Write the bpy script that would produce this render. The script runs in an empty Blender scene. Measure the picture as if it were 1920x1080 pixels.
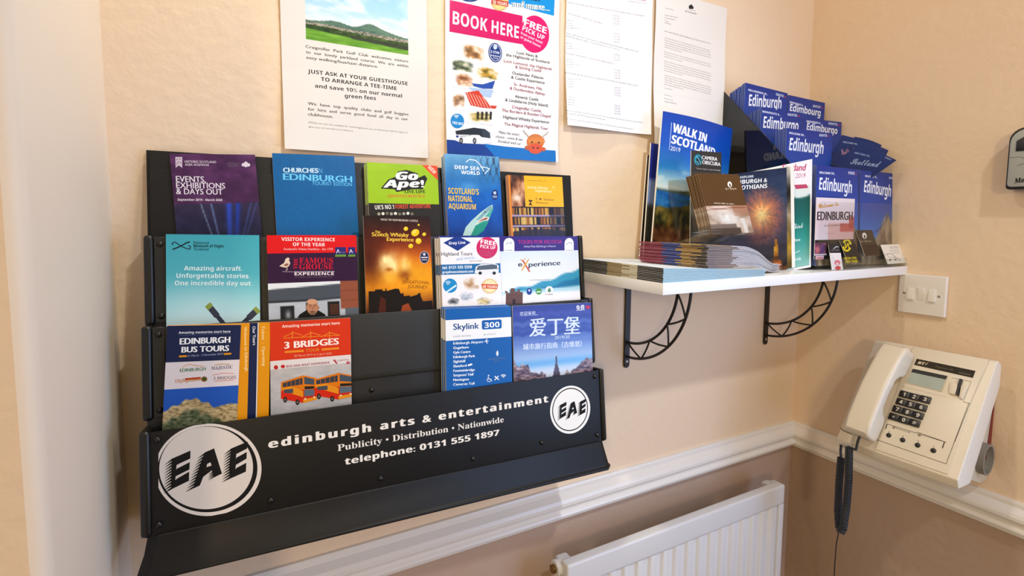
import bpy, bmesh, math, random
import numpy as np
from mathutils import Vector, Matrix

SC = bpy.context.scene
COL = SC.collection
random.seed(7)

# ------------------------------------------------------------------ camera
F_PX = 970.0
PITCH, YAW, ROLL = (math.radians(a) for a in (4.73, 28.40, 0.37))
SHX, SHY = 3.0, -48.0
CAM = np.array([-1.2655, -0.806, 1.44])
_fw = np.array([math.sin(YAW)*math.cos(PITCH), math.cos(YAW)*math.cos(PITCH), -math.sin(PITCH)])
_rt = np.array([math.cos(YAW), -math.sin(YAW), 0.0])
_up = np.cross(_rt, _fw)
_r2 = _rt*math.cos(ROLL) + _up*math.sin(ROLL)
_u2 = -_rt*math.sin(ROLL) + _up*math.cos(ROLL)
cam_data = bpy.data.cameras.new('camera')
cam_data.sensor_width = 36.0
cam_data.lens = F_PX/1920*36
cam_data.shift_x = -SHX/1920
cam_data.shift_y = SHY/1920
cam_data.clip_start = 0.02
cam = bpy.data.objects.new('camera', cam_data)
COL.objects.link(cam)
cam.matrix_world = Matrix(((_r2[0], _u2[0], -_fw[0], CAM[0]), (_r2[1], _u2[1], -_fw[1], CAM[1]),
                           (_r2[2], _u2[2], -_fw[2], CAM[2]), (0, 0, 0, 1)))
SC.camera = cam

# ------------------------------------------------------------------ light and exposure
SC.view_settings.view_transform = 'Standard'
SC.view_settings.look = 'None'
SC.view_settings.gamma = 1.0
SC.view_settings.use_curve_mapping = False
SC.view_settings.exposure = 0.0
SC.cycles.transparent_max_bounces = 48
world = bpy.data.worlds.new('room_ambience')
SC.world = world
world.use_nodes = True
bg = world.node_tree.nodes['Background']
bg.inputs[0].default_value = (1.0, 0.80, 0.41, 1)
bg.inputs[1].default_value = 0.55


def lamp(name, loc, target, energy, colour, size, kind='SPOT', angle=120):
    d = bpy.data.lights.new(name, kind)
    d.energy = energy
    d.color = colour
    if kind == 'SPOT':
        d.spot_size = math.radians(angle)
        d.spot_blend = 0.9
        d.shadow_soft_size = size
    elif kind == 'AREA':
        d.shape = 'RECTANGLE'
        d.size, d.size_y = size
    else:
        d.shadow_soft_size = size
    o = bpy.data.objects.new(name, d)
    COL.objects.link(o)
    o.location = loc
    o.rotation_euler = (Vector(target)-Vector(loc)).to_track_quat('-Z', 'Y').to_euler()
    return o


lamp('ceiling_spot_main', (-0.75, -1.26, 2.42), (-0.72, 0.0, 1.52), 31.0, (0.76, 0.88, 1.0), 0.035, angle=58)
lamp('ceiling_spot_wall', (-1.08, -0.24, 2.42), (-1.08, -0.10, 1.0), 20.0, (1.0, 0.95, 0.76), 0.03, angle=130)
lamp('ceiling_spot_wide_lobe', (-0.75, -1.26, 2.42), (-0.15, -0.35, 1.15), 19.5, (1.0, 0.98, 0.93), 0.035, angle=140)  # wide lobe added to the main spot, same lamp, lifts the right wall
lamp('far_room_light', (-3.0, -2.95, 1.95), (-0.3, -0.1, 1.1), 26.0, (1.0, 0.75, 0.46), (0.3, 0.3), 'AREA')
lamp('doorway_daylight', (0.03, -1.30, 1.25), (-0.75, -0.1, 0.95), 14.0, (0.29, 0.52, 1.0), (0.7, 1.2), 'AREA')


# ------------------------------------------------------------------ pixel rays (1920x1080 frame) onto real planes


def ray(u, v):
    return _fw + _r2*(u-960-SHX)/F_PX - _u2*(v-540-SHY)/F_PX


def hit(u, v, p0, n):
    r = ray(u, v)
    n = np.asarray(n, float)
    return CAM + r*(((np.asarray(p0, float)-CAM) @ n)/(r @ n))


def px(p):
    d = np.asarray(p, float)-CAM
    k = d @ _fw
    return (960+SHX+F_PX*(d @ _r2)/k, 540+SHY-F_PX*(d @ _u2)/k)


def on_y(u, v, y=0.0):
    return hit(u, v, (0, y, 0), (0, 1, 0))


def on_x(u, v, x=0.0):
    return hit(u, v, (x, 0, 0), (1, 0, 0))


def on_z(u, v, z):
    return hit(u, v, (0, 0, z), (0, 0, 1))


# ------------------------------------------------------------------ colour and materials


def lin(c):
    """'#rrggbb' (display colour) -> linear tuple"""
    if isinstance(c, str):
        c = [int(c[i:i+2], 16)/255 for i in (1, 3, 5)]
    return tuple((x/12.92 if x <= 0.04045 else ((x+0.055)/1.055)**2.4) for x in c[:3])


def mat(name, c, rough=0.5, metal=0.0, spec=0.5, noise=None, bump=None, coat=0.0):
    m = bpy.data.materials.new(name)
    m.use_nodes = True
    nt = m.node_tree
    b = nt.nodes['Principled BSDF']
    b.inputs['Roughness'].default_value = rough
    b.inputs['Metallic'].default_value = metal
    b.inputs['Specular IOR Level'].default_value = spec
    b.inputs['Coat Weight'].default_value = coat
    col = (*lin(c), 1)
    b.inputs['Base Color'].default_value = col
    tc = nt.nodes.new('ShaderNodeTexCoord')
    if noise:
        sc_, amt = noise
        n = nt.nodes.new('ShaderNodeTexNoise')
        n.inputs['Scale'].default_value = sc_
        n.inputs['Detail'].default_value = 5
        nt.links.new(tc.outputs['Object'], n.inputs['Vector'])
        mx = nt.nodes.new('ShaderNodeMixRGB')
        mx.inputs[1].default_value = tuple(x*(1-amt) for x in col[:3])+(1,)
        mx.inputs[2].default_value = tuple(min(1, x*(1+amt)) for x in col[:3])+(1,)
        nt.links.new(n.outputs['Fac'], mx.inputs[0])
        nt.links.new(mx.outputs[0], b.inputs['Base Color'])
    if bump:
        sc_, st, dist = bump
        n = nt.nodes.new('ShaderNodeTexNoise')
        n.inputs['Scale'].default_value = sc_
        n.inputs['Detail'].default_value = 3
        nt.links.new(tc.outputs['Object'], n.inputs['Vector'])
        bp = nt.nodes.new('ShaderNodeBump')
        bp.inputs['Strength'].default_value = st
        bp.inputs['Distance'].default_value = dist
        nt.links.new(n.outputs['Fac'], bp.inputs['Height'])
        nt.links.new(bp.outputs[0], b.inputs['Normal'])
    return m


def ink(name, rough, spec=0.5, coat=0.0):
    """printed surface: the colour of every printed shape is stored on its vertices"""
    m = bpy.data.materials.new(name)
    m.use_nodes = True
    nt = m.node_tree
    b = nt.nodes['Principled BSDF']
    b.inputs['Roughness'].default_value = rough
    b.inputs['Specular IOR Level'].default_value = spec
    b.inputs['Coat Weight'].default_value = coat
    b.inputs['Coat Roughness'].default_value = 0.15
    a = nt.nodes.new('ShaderNodeAttribute')
    a.attribute_name = 'Col'
    nt.links.new(a.outputs['Color'], b.inputs['Base Color'])
    return m


def acrylic(name, tint=(0.96, 0.975, 0.975)):
    m = bpy.data.materials.new(name)
    m.use_nodes = True
    nt = m.node_tree
    nt.nodes.remove(nt.nodes['Principled BSDF'])
    t = nt.nodes.new('ShaderNodeBsdfTransparent')
    t.inputs[0].default_value = (*tint, 1)
    g = nt.nodes.new('ShaderNodeBsdfGlossy')
    g.inputs['Roughness'].default_value = 0.03
    lw = nt.nodes.new('ShaderNodeLayerWeight')
    lw.inputs['Blend'].default_value = 0.35
    p = nt.nodes.new('ShaderNodeMath')
    p.operation = 'POWER'
    p.inputs[1].default_value = 3.0
    q = nt.nodes.new('ShaderNodeMath')
    q.operation = 'MULTIPLY_ADD'
    q.inputs[1].default_value = 0.35
    q.inputs[2].default_value = 0.02
    mx = nt.nodes.new('ShaderNodeMixShader')
    nt.links.new(lw.outputs['Facing'], p.inputs[0])
    nt.links.new(p.outputs[0], q.inputs[0])
    nt.links.new(q.outputs[0], mx.inputs[0])
    nt.links.new(t.outputs[0], mx.inputs[1])
    nt.links.new(g.outputs[0], mx.inputs[2])
    nt.links.new(mx.outputs[0], nt.nodes['Material Output'].inputs[0])
    return m


M = {}
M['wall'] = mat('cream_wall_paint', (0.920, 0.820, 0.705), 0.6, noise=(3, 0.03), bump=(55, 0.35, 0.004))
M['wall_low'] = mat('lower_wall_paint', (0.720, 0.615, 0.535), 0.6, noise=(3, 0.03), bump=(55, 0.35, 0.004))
M['plaster'] = mat('smooth_pale_paint', (0.955, 0.900, 0.825), 0.55, noise=(4, 0.02), bump=(20, 0.15, 0.003))
M['ceiling'] = mat('ceiling_white', '#efe9df', 0.8)
M['floor'] = mat('carpet_brown', '#6b5744', 0.9, noise=(60, 0.3))
M['gloss'] = mat('white_gloss_paint', '#e9e3dc', 0.3, noise=(8, 0.02))
M['rad'] = mat('radiator_enamel', (0.87, 0.865, 0.865), 0.3)
M['plastic'] = mat('black_textured_plastic', '#1d1c1b', 0.42, noise=(30, 0.25), bump=(700, 0.25, 0.0006))
M['plastic3'] = mat('black_sign_plastic', '#100f0f', 0.5, spec=0.35, noise=(30, 0.25), bump=(700, 0.2, 0.0005))
M['plastic2'] = mat('black_smooth_plastic', '#141414', 0.3, noise=(12, 0.2))
M['blackgloss'] = mat('black_gloss_acrylic', '#060606', 0.06, spec=0.7)
M['iron'] = mat('black_wrought_iron', '#1b1613', 0.45)
M['shelf'] = mat('white_melamine', '#f0eeec', 0.25)
M['paper'] = mat('paper_edge', '#ece7df', 0.8)
M['dullpaper'] = mat('paper_edge_grey', '#cfc6bd', 0.8)
M['phone'] = mat('cream_abs_plastic', (0.890, 0.850, 0.775), 0.35)
M['phone_in'] = mat('cream_abs_recess', '#cfc3ab', 0.4)
M['key'] = mat('black_key_plastic', '#1c1a1a', 0.35)
M['lcd'] = mat('lcd_glass', '#a9b3aa', 0.12)
M['switch'] = mat('white_switch_plastic', '#ece6df', 0.25)
M['steel'] = mat('screw_steel', '#a9a49b', 0.3, metal=1.0)
M['rubber'] = mat('black_cord_rubber', '#20242a', 0.45)
M['red'] = mat('red_plate', '#7a1812', 0.4)
M['grey'] = mat('grey_steel', '#8a8780', 0.4, metal=0.3)
M['safe'] = mat('grey_zinc_cover', '#a7aaa4', 0.4, metal=0.2)
M['ink'] = ink('printed_gloss', 0.34, 0.3)
M['inkmatt'] = ink('printed_matt', 0.7, 0.3)
M['clear'] = acrylic('clear_acrylic')

# ------------------------------------------------------------------ object helpers
ROOTM = {}


def mesh_from(name, verts, faces, m=None, smooth=False):
    me = bpy.data.meshes.new(name)
    me.from_pydata([tuple(map(float, v)) for v in verts], [], faces)
    if m:
        me.materials.append(m)
    if smooth:
        me.shade_smooth()
    me.update()
    return me


def tag(o, label, cat, group=None):
    o['label'] = label
    o['category'] = cat
    if group:
        o['group'] = group
    return o


def link(name, me, parent=None, mw=None):
    o = bpy.data.objects.new(name, me)
    COL.objects.link(o)
    if parent is not None:
        o.parent = parent
        o.matrix_parent_inverse = ROOTM.get(parent.name, Matrix.Identity(4)).inverted()
    if mw is not None:
        o.matrix_basis = mw
        ROOTM[o.name] = mw.copy()
    return o


def thing(name, label, cat, loc, group=None):
    o = bpy.data.objects.new(name, None)
    COL.objects.link(o)
    o.empty_display_size = 0.05
    mw = Matrix.Translation(Vector([float(c) for c in loc]))
    o.matrix_basis = mw
    ROOTM[o.name] = mw
    return tag(o, label, cat, group)


def struct(name, me):
    o = link(name, me)
    o['kind'] = 'structure'
    return o


class MB:
    """collects simple shapes into one bmesh"""

    def __init__(self):
        self.bm = bmesh.new()

    def add(self, verts, faces):
        vs = [self.bm.verts.new(tuple(map(float, v))) for v in verts]
        for f in faces:
            try:
                self.bm.faces.new([vs[i] for i in f])
            except ValueError:
                pass
        return vs

    def box(self, lo, hi, fr=None):
        """box between two corners, optionally in a frame (origin, ex, ey, ez)"""
        (a, b, c), (d, e, f) = lo, hi
        p = [(a, b, c), (d, b, c), (d, e, c), (a, e, c), (a, b, f), (d, b, f), (d, e, f), (a, e, f)]
        if fr is not None:
            o, x, y, z = (np.asarray(q, float) for q in fr)
            p = [o+x*q[0]+y*q[1]+z*q[2] for q in p]
        self.add(p, [(0, 3, 2, 1), (4, 5, 6, 7), (0, 1, 5, 4), (1, 2, 6, 5), (2, 3, 7, 6), (3, 0, 4, 7)])
        return self

    def prism(self, poly, vec):
        """polygon (list of 3D points) swept along vec"""
        n = len(poly)
        v = [np.asarray(p, float) for p in poly]
        w = [p+np.asarray(vec, float) for p in v]
        self.add(v+w, [tuple(range(n))[::-1], tuple(range(n, 2*n))] + [(i, (i+1) % n, n+(i+1) % n, n+i) for i in range(n)])
        return self

    def tube(self, pts, r, k=8, cap=True):
        pts = [np.asarray(p, float) for p in pts]
        rings = []
        prev = None
        for i, p in enumerate(pts):
            t = pts[min(i+1, len(pts)-1)]-pts[max(i-1, 0)]
            t = t/np.linalg.norm(t)
            if prev is None:
                a = np.array([0, 0, 1.0]) if abs(t[2]) < 0.9 else np.array([1.0, 0, 0])
            else:
                a = prev
            n = a-t*(a @ t)
            n /= np.linalg.norm(n)
            prev = n
            b = np.cross(t, n)
            rr = r[i] if hasattr(r, '__len__') else r
            rings.append([p+rr*(n*math.cos(2*math.pi*j/k)+b*math.sin(2*math.pi*j/k)) for j in range(k)])
        vs = [q for ring in rings for q in ring]
        fs = []
        for i in range(len(pts)-1):
            for j in range(k):
                fs.append((i*k+j, i*k+(j+1) % k, (i+1)*k+(j+1) % k, (i+1)*k+j))
        if cap:
            fs += [tuple(range(k))[::-1], tuple(range((len(pts)-1)*k, len(pts)*k))]
        self.add(vs, fs)
        return self

    def dome(self, c, n, r, h, k=12, rings=4):
        """rivet / button head on a plane with normal n"""
        c, n = np.asarray(c, float), np.asarray(n, float)
        n = n/np.linalg.norm(n)
        a = np.array([0, 0, 1.0]) if abs(n[2]) < 0.9 else np.array([1.0, 0, 0])
        x = np.cross(a, n)
        x /= np.linalg.norm(x)
        y = np.cross(n, x)
        vs, fs = [], []
        for i in range(rings):
            t = i/rings*math.pi/2
            for j in range(k):
                q = 2*math.pi*j/k
                vs.append(c+r*math.cos(t)*(x*math.cos(q)+y*math.sin(q))+n*h*math.sin(t))
        vs.append(c+n*h)
        for i in range(rings-1):
            for j in range(k):
                fs.append((i*k+j, i*k+(j+1) % k, (i+1)*k+(j+1) % k, (i+1)*k+j))
        for j in range(k):
            fs.append(((rings-1)*k+j, (rings-1)*k+(j+1) % k, rings*k))
        fs.append(tuple(range(k))[::-1])
        self.add(vs, fs)
        return self

    def mesh(self, name, m, bevel=0.0, seg=2, smooth=False, angle=0.6):
        bm = self.bm
        bmesh.ops.recalc_face_normals(bm, faces=bm.faces)
        if bevel:
            ed = [e for e in bm.edges if len(e.link_faces) == 2 and e.calc_face_angle(0) > angle]
            bmesh.ops.bevel(bm, geom=ed, offset=bevel, segments=seg, affect='EDGES', profile=0.6, clamp_overlap=True)
        me = bpy.data.meshes.new(name)
        bm.to_mesh(me)
        bm.free()
        me.materials.append(m)
        if smooth or bevel:
            me.shade_smooth()
            me.set_sharp_from_angle(angle=math.radians(40))
        return me

    def obj(self, name, m, parent=None, **k):
        return link(name, self.mesh(name, m, **k), parent)


# ------------------------------------------------------------------ lettering: outlines of Blender's own font, cached as triangles
_BASES = {'b': (0x1D5D4, 0x1D5EE, 0x1D7EC), 's': (0x1D400, 0x1D41A, 0x1D7CE), 'sc': (0x1D4D0, 0x1D4EA, 0),
          'bi': (0x1D63C, 0x1D656, 0)}
_TXT = {}


def _map(s, st):
    if st not in _BASES:
        return s
    U, L, D = _BASES[st]
    o = ''
    for c in s:
        if 'A' <= c <= 'Z':
            o += chr(U+ord(c)-65)
        elif 'a' <= c <= 'z':
            o += chr(L+ord(c)-97)
        elif '0' <= c <= '9' and D:
            o += chr(D+ord(c)-48)
        else:
            o += c
    return o


def text_tris(s, st='', sp=1.0):
    k = (s, st, sp)
    if k in _TXT:
        return _TXT[k]
    cu = bpy.data.curves.new('lettering', 'FONT')
    cu.body = _map(s, st)
    cu.size = 1.0
    cu.space_character = sp
    cu.resolution_u = 3
    ob = bpy.data.objects.new('lettering', cu)
    COL.objects.link(ob)
    dg = bpy.context.evaluated_depsgraph_get()
    me = bpy.data.meshes.new_from_object(ob.evaluated_get(dg))
    n = len(me.vertices)
    co = np.zeros(n*3)
    me.vertices.foreach_get('co', co)
    co = co.reshape(-1, 3)[:, :2]
    fs = [tuple(p.vertices) for p in me.polygons]
    bpy.data.objects.remove(ob)
    bpy.data.curves.remove(cu)
    bpy.data.meshes.remove(me)
    _TXT[k] = (co, fs)
    return _TXT[k]


_CAP = {}


def cap_h(st):
    if st not in _CAP:
        co, _ = text_tris('H', st)
        _CAP[st] = float(co[:, 1].max()-co[:, 1].min())
    return _CAP[st]


# ------------------------------------------------------------------ noise for printed pictures


def vnoise(U, V, seed=0):
    iu, iv = np.floor(U).astype(int), np.floor(V).astype(int)
    fu, fv = U-iu, V-iv
    fu, fv = fu*fu*(3-2*fu), fv*fv*(3-2*fv)

    def h(a, b):
        x = (a*374761393 + b*668265263 + seed*362437 + 1013904223) & 0xffffffff
        x = ((x ^ (x >> 13))*1274126177) & 0xffffffff
        return ((x ^ (x >> 16)) & 0xffff)/65535.0
    return (h(iu, iv)*(1-fu)+h(iu+1, iv)*fu)*(1-fv)+(h(iu, iv+1)*(1-fu)+h(iu+1, iv+1)*fu)*fv


def fbm(U, V, s, seed=0, o=4):
    t, a, r = 0.0, 0.5, np.zeros_like(U)
    for i in range(o):
        r = r+a*vnoise(U*s*2**i, V*s*2**i, seed+i*17)
        t += a
        a /= 2
    return r/t


def rgb(c):
    if isinstance(c, str):
        return np.array([int(c[i:i+2], 16)/255 for i in (1, 3, 5)])
    return np.asarray(c, float)


def mixc(a, b, t):
    t = np.clip(t, 0, 1)[..., None]
    return rgb(a)*(1-t)+rgb(b)*t if not isinstance(a, np.ndarray) or a.ndim == 1 else a*(1-t)+rgb(b)*t


def ramp(t, stops):
    """piecewise linear colours along t"""
    ks = [k for k, _ in stops]
    cs = np.array([rgb(c) for _, c in stops])
    return np.stack([np.interp(t, ks, cs[:, i]) for i in range(3)], -1)


def put(img, mask, c):
    mask = np.clip(mask, 0, 1)[..., None]
    return img*(1-mask)+(rgb(c) if not isinstance(c, np.ndarray) else c)*mask


def soft(x, w=0.02):
    return np.clip(x/w+0.5, 0, 1)


# ------------------------------------------------------------------ printed sheets
DZ = 8e-6


class Sheet:
    """A flat rectangular sheet or booklet. tl, tr, bl: pixel corners seen in the photo, on the plane (p0, n).
    Local frame: x right, y up, z out of the cover, origin at the top left corner of the cover."""

    def __init__(self, tl, tr, bl, p0, n, w=None, h=None, crop=(0, 0, 1), skew=False):
        A, B, C = (hit(*q, p0, n) for q in (tl, tr, bl))
        n = np.asarray(n, float)
        n = n/np.linalg.norm(n)
        ex = (B-A)/np.linalg.norm(B-A)
        down = (C-A)-ex*((C-A) @ ex)
        self.w = w or float(np.linalg.norm(B-A))
        self.h = h or float(np.linalg.norm(down))
        self.vh = float(np.linalg.norm(down))
        ey = -down/np.linalg.norm(down)
        ez = np.cross(ex, ey)
        self.A, self.ex, self.ey, self.ez = A, ex, ey, ez
        self.shear = float(((C-A) @ ex)/self.vh) if skew else 0.0     # a slumped sheet hangs askew
        self.crop = crop
        self.v, self.f, self.c, self.layer = [], [], [], 0

    def frame(self, dz=0.0, dx=0.0, dy=0.0, rot=0.0):
        o = self.A+self.ez*dz+self.ex*dx+self.ey*dy
        ex, ey = self.ex, self.ey
        if rot:
            ex, ey = ex*math.cos(rot)+ey*math.sin(rot), ey*math.cos(rot)-ex*math.sin(rot)
        return Matrix(((ex[0], ey[0], self.ez[0], o[0]), (ex[1], ey[1], self.ez[1], o[1]),
                       (ex[2], ey[2], self.ez[2], o[2]), (0, 0, 0, 1)))

    def loc(self, x, y):
        ox, oy, s = self.crop
        p = hit(ox+x/s, oy+y/s, self.A, self.ez)-self.A
        return np.array([p @ self.ex + self.shear*(p @ self.ey), p @ self.ey])

    def _emit(self, pts, faces, cols, z):
        b = len(self.v)
        self.v += [(p[0], p[1], z) for p in pts]
        self.f += [tuple(b+i for i in f) for f in faces]
        self.c += cols

    def _z(self):
        self.layer += 1
        return self.layer*DZ

    def _clip(self, pts):
        for ax, lim, sg in ((0, 0, 1), (0, self.w, -1), (1, -self.h, 1), (1, 0, -1)):
            out = []
            for i in range(len(pts)):
                a, b = pts[i-1], pts[i]
                da, db = sg*(a[ax]-lim), sg*(b[ax]-lim)
                if (da >= 0) != (db >= 0):
                    t = da/(da-db)
                    out.append(a+(b-a)*t)
                if db >= 0:
                    out.append(b)
            pts = out
            if len(pts) < 3:
                return []
        return pts

    def poly(self, pts, c):
        """polygon from crop pixels"""
        self.lpoly([self.loc(*p) for p in pts], c)

    def lpoly(self, pts, c):
        pts = self._clip([np.asarray(p, float) for p in pts])
        if len(pts) < 3:
            return
        ar = sum(pts[i-1][0]*pts[i][1]-pts[i][0]*pts[i-1][1] for i in range(len(pts)))
        if ar < 0:
            pts = pts[::-1]
        self._emit(pts, [tuple(range(len(pts)))], [lin(c)]*len(pts), self._z())

    def full(self, c):
        self.lpoly([(0, 0), (self.w, 0), (self.w, -self.h), (0, -self.h)], c)

    def rect(self, x0, y0, x1, y1, c):
        a, b = self.loc(x0, y0), self.loc(x1, y1)
        self.lpoly([a, (b[0], a[1]), b, (a[0], b[1])], c)

    def band(self, xm, y0, y1, c):
        """full-width band between two pixel heights measured at column xm"""
        a, b = self.loc(xm, y0)[1], self.loc(xm, y1)[1]
        self.lpoly([(0, a), (self.w, a), (self.w, b), (0, b)], c)

    def ell(self, x, y, rx, ry, c, k=28, tilt=0.0):
        ca, sa = math.cos(tilt), math.sin(tilt)
        self.poly([(x+rx*math.cos(t)*ca-ry*math.sin(t)*sa, y+rx*math.cos(t)*sa+ry*math.sin(t)*ca)
                   for t in (2*math.pi*i/k for i in range(k))], c)

    def line(self, pts, wd, c):
        for (x0, y0), (x1, y1) in zip(pts, pts[1:]):
            d = math.hypot(x1-x0, y1-y0) or 1
            nx, ny = -(y1-y0)/d*wd/2, (x1-x0)/d*wd/2
            self.poly([(x0+nx, y0+ny), (x1+nx, y1+ny), (x1-nx, y1-ny), (x0-nx, y0-ny)], c)

    def text(self, s, x0, y0, x1, y1, h, c, st='b', wt=0.0, sp=1.0, slant=0.0):
        """lettering on the baseline from (x0,y0) to (x1,y1), capital height h (crop pixels)"""
        co, fs = text_tris(s, st, sp)
        if not len(co):
            return
        a, b = self.loc(x0, y0), self.loc(x1, y1)
        d = b-a
        L = float(np.linalg.norm(d))
        d = d/L
        up = np.array([-d[1], d[0]])
        H = float(np.linalg.norm(self.loc(x0, y0-h)-a))
        mn, mx = co[:, 0].min(), co[:, 0].max()
        sx, sy = L/(mx-mn), H/cap_h(st)
        X, Yv = (co[:, 0]-mn)*sx, co[:, 1]*sy
        X = X+Yv*slant
        offs = [0] if not wt else ([-wt, wt] if wt < 0.06 else [-wt, 0, wt])
        col = lin(c)
        z = (self.layer+0.45)*DZ
        for i, o in enumerate(offs):
            pts = [a+d*(x+o*H)+up*y for x, y in zip(X, Yv)]
            self._emit(pts, fs, [col]*len(pts), z+i*DZ*0.1)

    def greek(self, x0, y0, x1, y1, h, c, seed=0, dens=0.85):
        """a line of print too small to read: little uneven strokes in word groups"""
        r = random.Random(seed)
        a, b = self.loc(x0, y0), self.loc(x1, y1)
        d = b-a
        L = float(np.linalg.norm(d))
        d = d/L
        up = np.array([-d[1], d[0]])
        H = float(np.linalg.norm(self.loc(x0, y0-h)-a))
        t = 0.0
        col = tuple(x*0.42 for x in lin(c))
        z = (self.layer+0.45)*DZ
        while t < L-H*0.4:
            for _ in range(r.randint(2, 8)):
                if t > L-H*0.3:
                    break
                w_ = H*r.uniform(0.16, 0.3)
                hh = H*r.choice((0.68, 0.68, 0.72, 1.0))
                b0 = -0.25*H if r.random() < 0.08 else 0
                k = r.random()
                if k < 0.45:
                    bars = [(0, b0, w_*0.6, hh)]
                elif k < 0.75:
                    bars = [(0, b0, w_*0.45, hh), (w_*0.9, 0, w_*1.35, H*0.68)]
                else:
                    bars = [(0, 0, w_*1.5, H*0.2), (0, H*0.48, w_*1.5, H*0.68), (0, H*0.2, w_*0.4, H*0.48)]
                for (p, q, p2, q2) in bars:
                    pts = [a+d*(t+i)+up*j for i, j in ((p, q), (p2, q), (p2, q2), (p, q2))]
                    self._emit(pts, [(0, 1, 2, 3)], [col]*4, z)
                t += w_*2.0
            t += H*0.35

    def pic(self, x0, y0, x1, y1, fn, n=56, lo=None):
        a, b = (self.loc(x0, y0), self.loc(x1, y1)) if lo is None else (np.array(lo[:2]), np.array(lo[2:]))
        ax, bx = max(0, min(a[0], b[0])), min(self.w, max(a[0], b[0]))
        ay, by = min(0, max(a[1], b[1])), max(-self.h, min(a[1], b[1]))
        W, H = bx-ax, ay-by
        nx = n
        ny = max(4, int(n*H/W))
        U, V = np.meshgrid(np.linspace(0, 1, nx), np.linspace(0, 1, ny))
        img = np.clip(fn(U, V), 0, 1).reshape(-1, 3)
        li = np.where(img <= 0.04045, img/12.92, ((img+0.055)/1.055)**2.4)
        pts = [(ax+W*u, ay-H*v) for u, v in zip(U.ravel(), V.ravel())]
        fs = [(j*nx+i, (j+1)*nx+i, (j+1)*nx+i+1, j*nx+i+1) for j in range(ny-1) for i in range(nx-1)]
        self._emit(pts, fs, [tuple(c) for c in li], self._z())

    def picf(self, fn, n=56):
        """picture over the whole cover; V reaches 1 where the photo stops showing it"""
        k = self.h/self.vh
        self.pic(0, 0, 0, 0, lambda U, V: fn(U, V*k), n, lo=(0, 0, self.w, -self.h))

    def cover_mesh(self, name, m, bend=None, cuts=8):
        me = bpy.data.meshes.new(name)
        me.from_pydata(self.v, [], self.f)
        at = me.color_attributes.new('Col', 'FLOAT_COLOR', 'POINT')
        at.data.foreach_set('color', np.array([(*(x**1.28 for x in c), 1.0) for c in self.c], dtype=np.float32).ravel())
        me.materials.append(m)
        if bend:
            self._bend(me, bend, cuts)
        self._slant(me)
        me.update()
        return me

    def _slant(self, me):
        if self.shear:
            for q in me.vertices:
                q.co.x -= self.shear*q.co.y

    def _bend(self, me, bend, cuts):
        """bend along a fixed triangle grid, so that cover and pages follow exactly the same surface"""
        bm = bmesh.new()
        bm.from_mesh(me)
        w, h = self.w, self.h

        def cut(p, nn):
            bmesh.ops.bisect_plane(bm, geom=bm.verts[:]+bm.edges[:]+bm.faces[:], plane_co=p, plane_no=nn)
        for i in range(1, cuts):
            cut((w*i/cuts, 0, 0), (1, 0, 0))
            cut((0, -h*i/cuts, 0), (0, 1, 0))
        for i in range(1, 2*cuts):
            cut((w*i/cuts, 0, 0), (1/w, -1/h, 0))
        G = [[bend(i/cuts, j/cuts) for j in range(cuts+1)] for i in range(cuts+1)]
        for q in bm.verts:
            u, v = min(max(q.co.x/w, 0), 1)*cuts, min(max(-q.co.y/h, 0), 1)*cuts
            i, j = min(int(u), cuts-1), min(int(v), cuts-1)
            fu, fv = u-i, v-j
            if fu+fv <= 1:
                z = G[i][j]+(G[i+1][j]-G[i][j])*fu+(G[i][j+1]-G[i][j])*fv
            else:
                z = G[i+1][j+1]+(G[i][j+1]-G[i+1][j+1])*(1-fu)+(G[i+1][j]-G[i+1][j+1])*(1-fv)
            q.co.z += z
        bm.to_mesh(me)
        bm.free()

    def block_mesh(self, name, m, t, bend=None, cuts=8):
        mb = MB().box((0, -self.h, -t), (self.w, 0, -DZ*0.2))
        me = mb.mesh(name, m)
        if bend:
            self._bend(me, bend, cuts)
        self._slant(me)
        return me


def booklet(sh, name, label, cat, t=0.0012, ink_='ink', edge='paper', group=None, bend=None, dz=0.0, cover='cover'):
    """thing = block of pages, with its printed cover as a part"""
    o = link(name, sh.block_mesh(name, M[edge] if isinstance(edge, str) else edge, t, bend), None, sh.frame(dz))
    tag(o, label, cat, group)
    c = link(cover, sh.cover_mesh(cover, M[ink_], bend), o)
    c.matrix_parent_inverse = Matrix.Identity(4)
    return o


def copy_thing(o, mw, label, group):
    """a copy of a thing and of each of its parts"""
    r = o.copy()
    COL.objects.link(r)
    r.matrix_basis = mw
    ROOTM[r.name] = mw
    r['label'] = label
    if group:
        r['group'] = group
    for ch in list(o.children):
        c = ch.copy()
        COL.objects.link(c)
        c.parent = r
        for g in list(ch.children):
            d = g.copy()
            COL.objects.link(d)
            d.parent = c
    return r

# ================================================================== ROOM
XL, YL = -1.3985, -0.305          # side of the chimney breast, and its front face
ZC, ZF = 2.45, 0.0
DADO_T, DADO_B = 0.925, 0.861


def quad(name, pts, m, thick=None):
    return mesh_from(name, pts, [tuple(range(len(pts)))], m)


def wall_mesh(name, lo, hi, m):
    return MB().box(lo, hi).mesh(name, m)


zd = (DADO_T+DADO_B)/2
struct('wall_back', wall_mesh('wall_back', (XL-0.1, 0, zd), (0.1, 0.1, ZC), M['wall']))
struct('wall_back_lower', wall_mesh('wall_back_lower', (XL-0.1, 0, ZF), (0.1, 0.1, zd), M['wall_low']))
struct('wall_right', wall_mesh('wall_right', (0, -0.80, zd), (0.1, 0, ZC), M['wall']))
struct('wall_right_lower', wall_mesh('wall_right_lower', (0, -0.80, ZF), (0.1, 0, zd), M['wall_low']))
# the right wall stops at a doorway behind the camera, daylight comes through it
struct('wall_right_rear', wall_mesh('wall_right_rear', (0, -4.2, ZF), (0.1, -1.75, ZC), M['wall']))
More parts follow.
